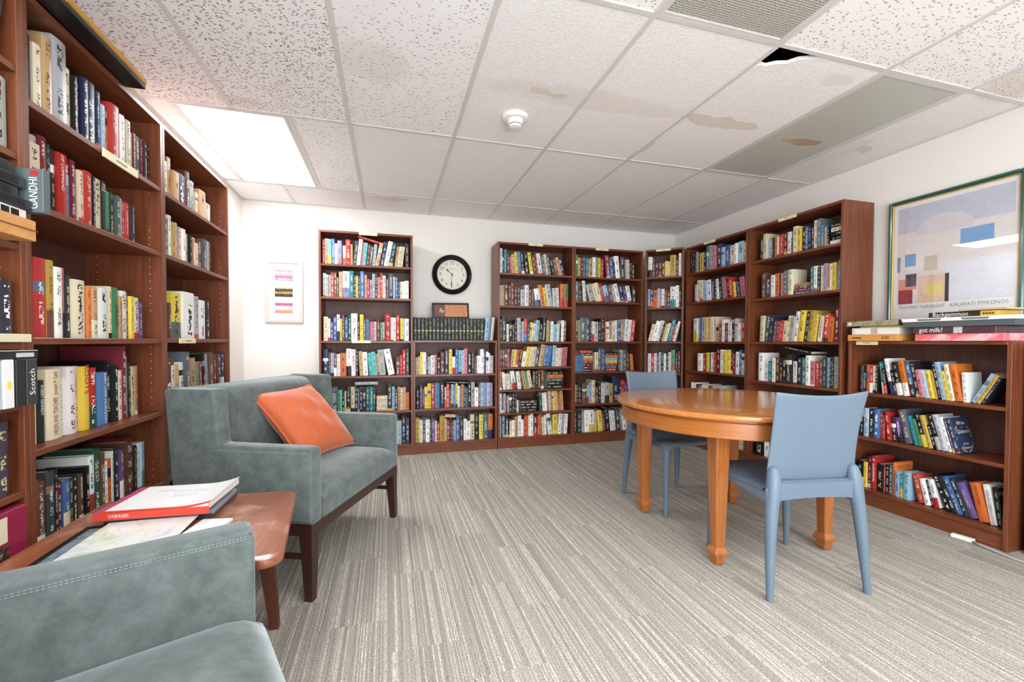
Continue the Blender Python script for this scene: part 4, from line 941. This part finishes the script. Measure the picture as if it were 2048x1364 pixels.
# ------------------------------------------------------------------ moulded plastic chairs
def plastic_chair(label, loc, rz):
    """front faces local -y; rear at +y"""
    t = thing('plastic_chair', label, 'chair', loc, rz, 'pale blue plastic chairs')
    # continuous shell: profile from front lip of the seat, over the bend, up the back
    prof = [(-.222, .418, .212), (-.226, .436, .218), (-.215, .449, .222), (-.17, .452, .224), (-.09, .444, .222), (0, .438, .216), (.09, .437, .208), (.145, .443, .207), (.178, .462, .206), (.196, .50, .205), (.206, .55, .203), (.216, .62, .201), (.228, .70, .200), (.241, .77, .205), (.256, .828, .210), (.2585, .836, .2105)]
    n = 20; b = bmesh.new(); rows = []
    for k, (y, z, hw) in enumerate(prof):
        row = []; up = min(1, max(0, (z-.46)/.06)) if y > .1 else 0
        for i in range(n+1):
            u = 2*i/n-1; e = max(0, (abs(u)-.80)/.2)
            X = u*hw; Yv = y-.030*u*u*up+.004*e*e*up; Z = z-(.010*(1-u*u))*(1-up)*(1 if -.2 < y else 0)-.022*e*e*(1-up)
            if z > .76: Z += .014*u*u*(z-.76)/.07
            row.append(b.verts.new((X, Yv, Z)))
        rows.append(row)
    for j in range(len(rows)-1):
        for i in range(n): b.faces.new((rows[j][i], rows[j][i+1], rows[j+1][i+1], rows[j+1][i]))
    bmesh.ops.recalc_face_normals(b, faces=b.faces)
    sh = G().merge(b).build('seat_shell', M_BLUE, t, True)
    so_ = sh.modifiers.new('thickness', 'SOLIDIFY'); so_.thickness = .010; so_.offset = 0
    ss = sh.modifiers.new('smooth', 'SUBSURF'); ss.levels = 1; ss.render_levels = 1
    # seat rim around the underside, tying the legs together
    g = G()
    for sx in (-1, 1):
        g.loft([[(sx*.190, y, z0), (sx*.222, y, z0+.004), (sx*.224, y, z1), (sx*.190, y, z1)] for y, z0, z1 in ((-.205, .408, .434), (0, .402, .425), (.19, .390, .430), (.205, .392, .45))])
    g.loft([[(x, .180, .395+.012*(1-(x/.2)**2)), (x, .212, .395+.012*(1-(x/.2)**2)), (x, .216, .470), (x, .196, .478)] for x in [-.20+.04*q for q in range(11)]])
    g.build('seat_rim', M_BLUE, t, True, 50)
    def el(cx, cy, z, rx, ry, n=14): return [(cx+rx*math.cos(2*math.pi*k/n), cy+ry*math.sin(2*math.pi*k/n), z) for k in range(n)]
    for sx in (-1, 1):
        # rear leg rises past the seat into a rounded shoulder beside the back
        G().loft([el(sx*.222, .232, 0, .013, .014), el(sx*.216, .222, .12, .017, .018), el(sx*.207, .212, .27, .023, .023), el(sx*.198, .205, .37, .027, .025), el(sx*.189, .200, .43, .031, .028), el(sx*.185, .197, .48, .029, .028), el(sx*.183, .194, .507, .026, .025), el(sx*.182, .192, .528, .019, .019), el(sx*.182, .190, .537, .008, .008)]).build('leg', M_BLUE, t, True, 60)
        G().loft([el(sx*.212, -.212, 0, .012, .013), el(sx*.208, -.208, .15, .017, .018), el(sx*.203, -.203, .31, .022, .022), el(sx*.198, -.197, .40, .028, .028), el(sx*.192, -.19, .436, .030, .030)]).build('leg', M_BLUE, t, True, 60)
    return t
plastic_chair('pale blue plastic chair seen from behind, nearest side of oak table', (1.745, 1.582, 0), R(180-9))
plastic_chair('pale blue plastic chair tucked under far side of oak table', (1.800, 2.445, 0), R(2))

# ------------------------------------------------------------------ wall things
# three-picture frame
fr = thing('photo_frame', 'white frame with three small colour pictures on back wall', 'picture', (-.915, YB, 1.508))
M_FRW = plain('off_white_frame', S(198, 188, 180), .45)
hw, hh, bw = .160, .288, .032; g = G()
for a in ((-hw, -hw+bw, -hh, hh), (hw-bw, hw, -hh, hh), (-hw+bw, hw-bw, -hh, -hh+bw), (-hw+bw, hw-bw, hh-bw, hh)): g.box(a[0], a[1], -.026, -.001, a[2], a[3], .003)
g.build('frame', M_FRW, fr); G().box(-hw+bw, hw-bw, -.014, -.002, -hh+bw, hh-bw).build('mat_board', M_PAPER, fr)
def band_mat(name, stops, dist=.3, scale=3.0, nscale=10, axis=2):
    t = NT(name); tc = t.add('ShaderNodeTexCoord'); sx = t.add('ShaderNodeSeparateXYZ'); t.link(tc.outputs['Generated'], sx.inputs[0])
    f = t.noise(tc.outputs['Generated'], nscale, 4, .6); v_ = t.math('ADD', sx.outputs[axis], t.math('MULTIPLY', t.math('SUBTRACT', f, .5), dist))
    t.base(t.ramp(v_, [(p, S(*c)) for p, c in stops])); t.rough(.35); return t.m
arts = [band_mat('pink_sky_print', [(.0, (90, 100, 150)), (.15, (190, 190, 214)), (.26, (150, 90, 110)), (.4, (228, 120, 130)), (.7, (236, 176, 180)), (.85, (150, 160, 200)), (1, (214, 90, 110))], .5, 3, 5),
        band_mat('dark_mountain_print', [(.0, (40, 34, 34)), (.25, (66, 52, 34)), (.4, (200, 160, 70)), (.5, (50, 50, 60)), (.78, (66, 66, 78)), (.84, (228, 196, 120)), (1, (240, 214, 150))], .35, 3, 3),
        band_mat('red_cloud_print', [(.0, (220, 120, 100)), (.3, (228, 150, 130)), (.45, (236, 230, 234)), (.6, (214, 220, 232)), (.75, (160, 80, 110)), (1, (190, 110, 140))], .6, 3, 9)]
for k, m in enumerate(arts):
    zc = .148-k*.150; G().box(-.078, .072, -.0155, -.014, zc-.048, zc+.048).build('picture', m, fr)
G().box(-hw+bw*.9, hw-bw*.9, -.0185, -.0175, -hh+bw*.9, hh-bw*.9)
# clock
ck = thing('wall_clock', 'round black wall clock with cream dial above the encyclopedias', 'clock', (.634, YB, 1.731))
MX = Matrix.Rotation(R(90), 4, 'X')
G().loft([[(r*math.cos(2*math.pi*k/64), -z, r*math.sin(2*math.pi*k/64)) for k in range(64)] for r, z in ((.150, .002), (.198, .002), (.203, .012), (.200, .026), (.188, .032), (.180, .028), (.172, .036), (.160, .040), (.152, .032), (.149, .014))], cap=False).build('rim', M_BLACKG, ck, True, 50)
M_DIAL = plain('cream_dial', S(232, 228, 210), .5)
G().lathe([(.150, .008), (.150, .013)], 64, MX).build('dial', M_DIAL, ck)
for n in range(1, 13):
    a = R(90-30*n); lettering(str(n), .044, M_INK['black'], basis((1, 0, 0), (0, 0, 1), (.118*math.cos(a), -.0136, .118*math.sin(a))), ck, 'numeral')
g = G()
for n in range(60):
    a = 2*math.pi*n/60; M_ = Matrix.Rotation(-a, 4, 'Y'); g.box(-.0008, .0008, -.0138, -.0131, .141, .147, mat=M_)
g.build('minute_track', M_INK['black'], ck)
def hand(deg, L, w):
    M_ = Matrix.Rotation(R(deg), 4, 'Y')
    G().prism([(-w*.4, -.02), (w*.4, -.02), (w*.5, L*.55), (w*1.5, L*.72), (0, L), (-w*1.5, L*.72), (-w*.5, L*.55)], -.0175, -.016, 'y', mat=M_).build('hand', M_INK['black'], ck)
hand(-46, .085, .0055); hand(184, .125, .004)
G().lathe([(.008, .013), (.008, .020)], 16, MX).build('hub', M_BLACKG, ck)
g = G()
for q in range(6): g.box(-.03+q*.0105, -.022+q*.0105, -.0138, -.0131, .058, .063)
g.build('maker_mark', M_INK['grey'], ck)
# plaque resting on the encyclopedias
pq = thing('framed_plaque', 'small black framed brown plaque standing on the encyclopedias', 'plaque', (.603, 4.30, 1.2775)); pq.rotation_euler = (R(-8), R(-1), 0)
hw, hh, bw = .182, .155, .018; g = G()
for a in ((-hw, -hw+bw, 0, hh), (hw-bw, hw, 0, hh), (-hw+bw, hw-bw, 0, bw), (-hw+bw, hw-bw, hh-bw, hh)): g.box(a[0], a[1], -.009, .009, a[2], a[3], .002)
g.build('frame', M_BLACKG, pq)
G().box(-hw+bw, -.055, -.004, .004, bw, hh-bw).build('panel', plain('plum_brown_print', S(112, 66, 54), .4), pq)
G().box(-.055, hw-bw, -.004, .004, bw, hh-bw).build('panel', print_mat('copper_print', [(196, 128, 86), (212, 146, 98), (188, 120, 84)], 12), pq)
lettering('Life', .062, M_INK['cream'], basis((1, 0, 0), (.35, 0, 1), (-.11, -.0046, .080)), pq)
g = G(); random.seed(5)
for row in range(7):
    x = -.044
    while x < .15:
        q = random.uniform(.006, .018); g.box(x, min(x+q, .155), -.0046, -.004, .126-row*.0145, .131-row*.0145); x += q+.004
g.build('print', plain('brown_print_ink', S(150, 90, 52), .5), pq); random.seed(31)

# framed poster on the right wall
po = thing('framed_poster', 'large poster in a green and gold frame on the right wall', 'picture', (XR, 1.812, 1.565), R(-90))
M_GRN = plain('glossy_green_frame', S(18, 84, 72), .2, coat=.5); M_GOLD = plain('gold_frame_inner', S(206, 156, 70), .3, metallic=.5)
hw, hh = .330, .420
def fourbars(g, w, h, bw, y0, y1, bev):
    g.box(-w, -w+bw, y0, y1, -h, h, bev); g.box(w-bw, w, y0, y1, -h, h, bev); g.box(-w+bw, w-bw, y0, y1, -h, -h+bw, bev); g.box(-w+bw, w-bw, y0, y1, h-bw, h, bev); return g
fourbars(G(), hw, hh, .021, -.030, -.002, .006).build('frame', M_GRN, po)
fourbars(G(), hw-.021, hh-.021, .007, -.021, -.004, .002).build('gold_liner', M_GOLD, po)
G().box(-hw+.026, hw-.026, -.010, -.003, -hh+.026, hh-.026).build('mat_board', M_PAPER, po)
def art(x0, x1, z0, z1, c, d=0, poly=None, n=.05):
    m = print_mat('poster_ink_%d_%d_%d' % c, [tuple(max(0, q-8) for q in c), c, tuple(min(255, q+6) for q in c)], 16, .4) if 'poster_ink_%d_%d_%d' % c not in MATS else MATS['poster_ink_%d_%d_%d' % c]
    g = G()
    if poly: g.prism(poly, -.0104-d*.0003, -.010, 'y')
    else: g.box(x0, x1, -.0104-d*.0003, -.010, z0, z1)
    g.build('artwork', m, po)
L_, R_, B_, T_ = -.278, .285, -.262, .365
art(L_, R_, B_, T_, (226, 216, 214)); art(L_, R_, .20, T_, (196, 198, 214), 1)
art(0, 0, 0, 0, (214, 208, 214), 2, [(-.20, .17), (.12, .17), (.10, .23), (.04, .27), (-.05, .285), (-.13, .26)])
art(-.235, -.175, -.02, .06, (96, 150, 206), 1); art(.05, .20, .06, .16, (120, 164, 214), 1); art(-.28, -.262, -.05, .05, (130, 140, 170), 1)
art(-.13, -.06, -.06, .03, (198, 182, 168), 1); art(-.27, -.19, B_, -.17, (158, 46, 62), 2); art(-.27, -.17, -.17, -.10, (216, 150, 120), 1); art(-.16, .0, B_, -.09, (226, 190, 168), 1)
art(-.23, -.17, -.15, -.07, (84, 66, 84), 3); art(-.02, R_, B_, -.02, (222, 222, 234), 1); art(-.12, -.03, -.22, -.14, (226, 206, 120), 2)
lettering('THOMAS McKNIGHT \u00b7 KALAFATI MYKONOS', .030, M_INK['grey'], basis((1, 0, 0), (0, 0, 1), (0, -.0106, -.286)), po, sx=.90)
def glass():
    t = NT('picture_glass'); t.base((1, 1, 1)); t.rough(.02); t.b.inputs['Transmission Weight'].default_value = 1.0; t.b.inputs['IOR'].default_value = 1.45
    n = t.n; tr = t.add('ShaderNodeBsdfTransparent'); gl = t.add('ShaderNodeBsdfGlossy'); gl.inputs['Roughness'].default_value = .02
    fr_ = t.add('ShaderNodeLayerWeight', i_Blend=0.5); mx = t.add('ShaderNodeMixShader'); t.link(t.math('ADD', 0.04, t.math('MULTIPLY', 0.9, t.math('POWER', fr_.outputs['Facing'], 4.0))), mx.inputs[0]); t.link(tr.outputs[0], mx.inputs[1]); t.link(gl.outputs[0], mx.inputs[2])
    t.link(mx.outputs[0], n['Material Output'].inputs['Surface']); return t.m
M_GLASS = glass()
G().box(-hw+.020, hw-.020, -.0155, -.0145, -hh+.020, hh-.020).build('glass', M_GLASS, po)

# gold frame lying on top of the left bookcase
gf = thing('gilt_frame', 'gold picture frame with dark back lying on left-wall bookcase', 'picture', (-1.03, 1.80, 2.021), R(90))
g = fourbars(G(), .235, .135, .03, -.012, .012, .004); fo = g.build('frame', M_GOLD, gf)
fo.rotation_euler = (R(90), 0, 0); fo.location = (0, 0, .032)
bk_ = G().box(-.232, .232, -.132, .132, .002, .020, .002).build('backing', M_BLACK, gf)

# ------------------------------------------------------------------ games and boxes on the low bookcase
Hm = CM['H']; HT = 1.0605
def carton(name, label, cat, x0, x1, y0, y1, z0, z1, mat, rz=0.0, group='boxes on the low bookcase', lid=None):
    t = thing(name, label, cat, (0, 0, 0), 0, group)
    c = ((x0+x1)/2, (y0+y1)/2); t.matrix_world = Hm @ Matrix.Translation((c[0], c[1], z0)) @ Matrix.Rotation(R(rz), 4, 'Z')
    hx, hy, hz = (x1-x0)/2, (y1-y0)/2, z1-z0
    G().box(-hx, hx, -hy, hy, 0, hz, .0015).build('box', mat, t)
    return t, hx, hy, hz
M_PUZ = plain('orange_box_card', S(214, 150, 74), .45); M_GREYC = plain('grey_box_card', S(108, 104, 98), .5); M_PURP = plain('dark_purple_card', S(74, 42, 52), .35)
t, hx, hy, hz = carton('puzzle_box', 'orange puzzle box marked 500 at bottom of the games pile', 'puzzle box', .018, .315, -.03, .24, HT, HT+.040, M_PUZ, -1)
lettering('500', .03, M_INK['black'], basis((1, 0, 0), (0, 0, 1), (hx*.55, -hy-.0006, hz*.5)), t)
g = G(); [g.box(-hx*.8+q*.012, -hx*.8+q*.012+.008, -hy-.0006, -hy, hz*.35, hz*.6) for q in range(5)]; g.build('print', M_INK['black'], t)
t, hx, hy, hz = carton('puzzle_box', 'white puzzle box with small picture, upon the orange box', 'puzzle box', .030, .300, -.01, .23, HT+.0405, HT+.083, M_PAPER, 1)
G().box(-hx*.15, hx*.15, -hy-.0006, -hy, hz*.1, hz*.9).build('picture', print_mat('red_portrait_print', [(90, 100, 120), (200, 190, 186), (206, 90, 80)], 40), t)
g = G(); [g.box(-hx*.92, -hx*.88, -hy-.0006, -hy, hz*(.15+q*.14), hz*(.22+q*.14)) for q in range(5)]; g.build('print', M_INK['grey'], t)
t, hx, hy, hz = carton('game_book', 'thin yellow booklet between white and grey boxes', 'booklet', .08, .345, -.005, .22, HT+.0835, HT+.093, plain('yellow_card', S(222, 206, 92), .5))
t, hx, hy, hz = carton('game_box', 'flat grey patterned game box with brown lid', 'game box', .016, .325, -.035, .22, HT+.0935, HT+.128, plain('brown_lid_card', S(72, 58, 56), .35), -2)
G().box(-hx, hx, -hy-.0007, -hy, hz*.05, hz*.98).build('printed_side', print_mat('grey_pattern_print', [(70, 66, 60), (140, 136, 124), (176, 168, 130), (96, 92, 86)], 30), t)
G().lathe([(.011, 0), (.011, .001)], 16, Matrix.Translation((-hx+.02, -hy-.0007, hz*.5)) @ MX).build('emblem', M_INK['cream'], t)
t, hx, hy, hz = carton('game_box', 'pink and red game box at the bottom, marked with a swirl', 'game box', .395, .775, -.02, .22, HT, HT+.040, print_mat('pink_swirl_card', [(206, 52, 64), (232, 110, 120), (240, 190, 194), (226, 90, 90)], 6))
t, hx, hy, hz = carton('game_box', 'dark purple got milk game box above the pink box', 'game box', .390, .745, -.03, .21, HT+.0405, HT+.077, M_PURP, 1)
lettering('got milk?', .038, M_INK['white'], basis((1, 0, 0), (0, 0, 1), (-hx*.52, -hy-.0006, hz*.52)), t, sx=.8)
G().box(hx*.05, hx*.26, -hy-.0006, -hy, hz*.02, hz*.98).build('picture', print_mat('grey_photo_print', [(50, 50, 54), (200, 200, 200), (120, 120, 120)], 40), t)
# open board-game box: grey lid with white inner tray
t = thing('board_game', 'wide grey and white open board game box on the boxes', 'board game', (0, 0, 0), 0, 'boxes on the low bookcase')
t.matrix_world = Hm @ Matrix.Translation((.585, .085, HT+.0778)) @ Matrix.Rotation(R(0), 4, 'Z')
g = G(); hx, hy = .235, .125
g.prism([(-hx, .0), (hx, .0), (hx+.01, .030), (-hx-.01, .030)], -hy, hy, 'y', .002).build('lid', plain('slate_card', S(78, 86, 90), .5), t)
G().prism([(-hx-.006, .0305), (hx+.006, .0305), (hx+.012, .050), (-hx-.012, .050)], -hy-.006, hy, 'y', .002).build('tray', M_PAPER, t)
g = G(); [g.prism([(x, .034), (x+.10, .034), (x+.11, .046), (x-.01, .046)], -hy-.0066, -hy-.006, 'y') for x in (-.16, .04)]; g.build('print', M_INK['grey'], t)
t, hx, hy, hz = carton('game_box', 'narrow black Backgammon box on top of the board game', 'game box', .455, .680, -.015, .16, HT+.1290, HT+.158, plain('black_card', S(26, 24, 26), .35), 2)
lettering('Backgammon', .034, M_INK['cream'], basis((1, 0, 0), (0, 0, 1), (-hx*.15, -hy-.0006, hz*.5)), t, sx=.85)
t, hx, hy, hz = carton('game_box', 'small yellow card game box at the end of the pile', 'game box', .684, .752, -.02, .15, HT+.1290, HT+.156, plain('yellow_box_card', S(216, 178, 74), .5), -2)
g = G(); [g.box(-hx*.7+q*.012, -hx*.7+q*.012+.009, -hy-.0006, -hy, hz*.3, hz*.6) for q in range(4)]; g.build('print', M_INK['black'], t)
t, hx, hy, hz = carton('game_board', 'folded tan game board lying at the top of pile', 'game board', .60, .80, -.03, .20, HT+.1585, HT+.166, plain('tan_board', S(196, 166, 120), .6), -4)

# ------------------------------------------------------------------ tapes and discs in the nearest left bookcase
Lm = CM['L0']
def tape(label, x0, x1, y0, y1, z0, z1, mat, name='video_tape', cat='video tape', grp='tapes in the nearest bookcase'):
    t = thing(name, label, cat, (0, 0, 0), 0, grp); t.matrix_world = Lm @ Matrix.Translation((x0, y0, z0))
    w, d, h = x1-x0, y1-y0, z1-z0
    G().box(0, w, 0, d, 0, h, .0015).build('case', mat, t); return t, w, d, h
M_TAPE = plain('black_tape_shell', S(38, 40, 42), .35); M_TAPEG = plain('grey_tape_sleeve', S(92, 102, 104), .35)
wb, w, d, h = tape('honey-coloured wooden box under the tape stack, nearest bookcase', .42, .735, -.060, .16, 1.3135, 1.367, M_HONEY, 'wooden_box', 'box')
G().box(-.002, w+.002, -.003, d, h*.48, h*.52).build('seam', plain('dark_seam', S(120, 76, 40), .6), wb)
z = 1.3675
for n, (hh_, x1_, y0_, m) in enumerate(((.027, .735, -.040, M_PAPER), (.027, .745, -.045, M_TAPE), (.029, .725, -.030, M_TAPE), (.029, .745, -.034, M_TAPE), (.029, .722, -.028, M_TAPE))):
    t, w, d, h = tape('%s video tape lying flat, %s from bottom of the stack on wooden box' % ('white' if n == 0 else 'black', ORD[n]), x1_-.19, x1_, y0_, y0_+.105, z, z+hh_, m)
    g = G(); [g.box(.02+q*.03, .045+q*.03, -.0006, 0, h*.2, h*.8) for q in range(5)]; g.build('ribs', M_BLACK, t)
    z += hh_+.0005
t, w, d, h = tape('grey Gandhi video case standing at the end of tape stack', .752, .779, -.066, .040, 1.3955, 1.3955+.118, M_TAPEG)
lettering('GANDHI', .026, M_INK['white'], basis((0, 0, 1), (0, 1, 0), (-.0006, .020, h*.44)), t, sx=.85)
G().box(-.0006, 0, .010, .026, h*.84, h*.95).build('studio_mark', M_INK['red'], t)
t, w, d, h = tape('yellow book with white covers lying flat under the blue books', .56, .79, -.012, .14, 1.0456, 1.068, M_PAGES, 'book', 'book', 'shelved books')
z0 = .8806
for n, (cc, x0_, wd) in enumerate((((120, 128, 134), .56, .028), ((44, 46, 52), .592, .024), ((186, 206, 220), .620, .024), ((236, 234, 232), .652, .032), ((40, 40, 42), .690, .030), ((58, 58, 58), .724, .036))):
    nm = ['grey', 'black', 'pale blue', 'white', 'black ribbed', 'dark grey'][n]
    t, w, d, h = tape('%s video case standing upright, %s from left below the flat black tape' % (nm, ORD[n]), x0_-.022, x0_-.022+wd, -.055, .055, z0, z0+.122, plain('tape_sleeve_%d' % n, S(*cc), .4))
    if n == 5: lettering('Scotch', .026, M_INK['white'], basis((0, 0, 1), (-1, 0, 0), (w*.5, -.0006, h*.5)), t)
    elif n == 3: G().box(w*.3, w*.7, -.0006, 0, h*.4, h*.55).build('emblem', M_INK['yellow'], t)
    elif n == 2: G().box(w*.25, w*.75, -.0006, 0, h*.1, h*.5).build('print', M_INK['red'], t)
t, w, d, h = tape('black video tape with blue label lying on upright cases', .58, .742, -.055, .05, 1.0031, 1.0250, M_TAPE)
G().box(w*.55, w*.9, -.0006, 0, h*.2, h*.7).build('label_sticker', M_INK['palegrey'], t)
t, w, d, h = tape('magenta boxed set with portrait picture, bottom of nearest bookcase', .60, .765, -.01, .16, .4006, .4006+.205, plain('magenta_card', S(150, 36, 72), .3), 'boxed_set', 'box')
G().box(w*.05, w*.6, -.0006, 0, h*.62, h*.94).build('sticker', M_INK['cream'], t); G().box(w*.1, w*.62, -.0006, 0, h*.16, h*.58).build('picture', print_mat('portrait_print', [(24, 22, 26), (70, 50, 50), (200, 160, 130)], 30), t)

# ------------------------------------------------------------------ cabinet edge and plug at the right
cb = thing('filing_cabinet', 'black cabinet at the right edge beside the low bookcase', 'cabinet', (3.030, 1.355, 0), R(-90))
G().box(0, .42, .006, .25, 0, 1.052, .004).build('body', M_BLACK, cb)
for n in range(3):
    dr_ = G().box(.012, .408, 0, .006, .03+n*.338, .35+n*.338, .002).build('drawer', M_BLACK, cb)
    G().box(.15, .27, -.012, 0, .24+n*.338, .255+n*.338, .003).build('handle', M_BLACKG, dr_)
plug = thing('extension_cord', 'white plug and grey cable lying on carpet by low bookcase', 'cord')
M_CABLE = plain('grey_cable', S(176, 174, 168), .5)
px, py = 2.935, 1.575
a = math.atan2(1.36-1.60, 2.93-2.955)
pb = G().box(-.045, .045, -.015, .015, 0, .020, .004, 2).build('plug_body', M_WHITE, plug); pb.location = (2.945, 1.545, .0006); pb.rotation_euler = (0, 0, R(100))
G().tube([(2.938, 1.50, .010), (2.932, 1.46, .008), (2.922, 1.40, .006), (2.912, 1.34, .006), (2.908, 1.28, .006), (2.93, 1.18, .006), (3.0, 1.05, .006)], .0055, 8).build('cable', M_CABLE, plug, True)

# tiny printed marks are too small to pick apart one by one
for o in bpy.data.objects:
    if o.name.split('.')[0] in ('print', 'minute_track', 'maker_mark', 'ribs'): o['kind'] = 'stuff'
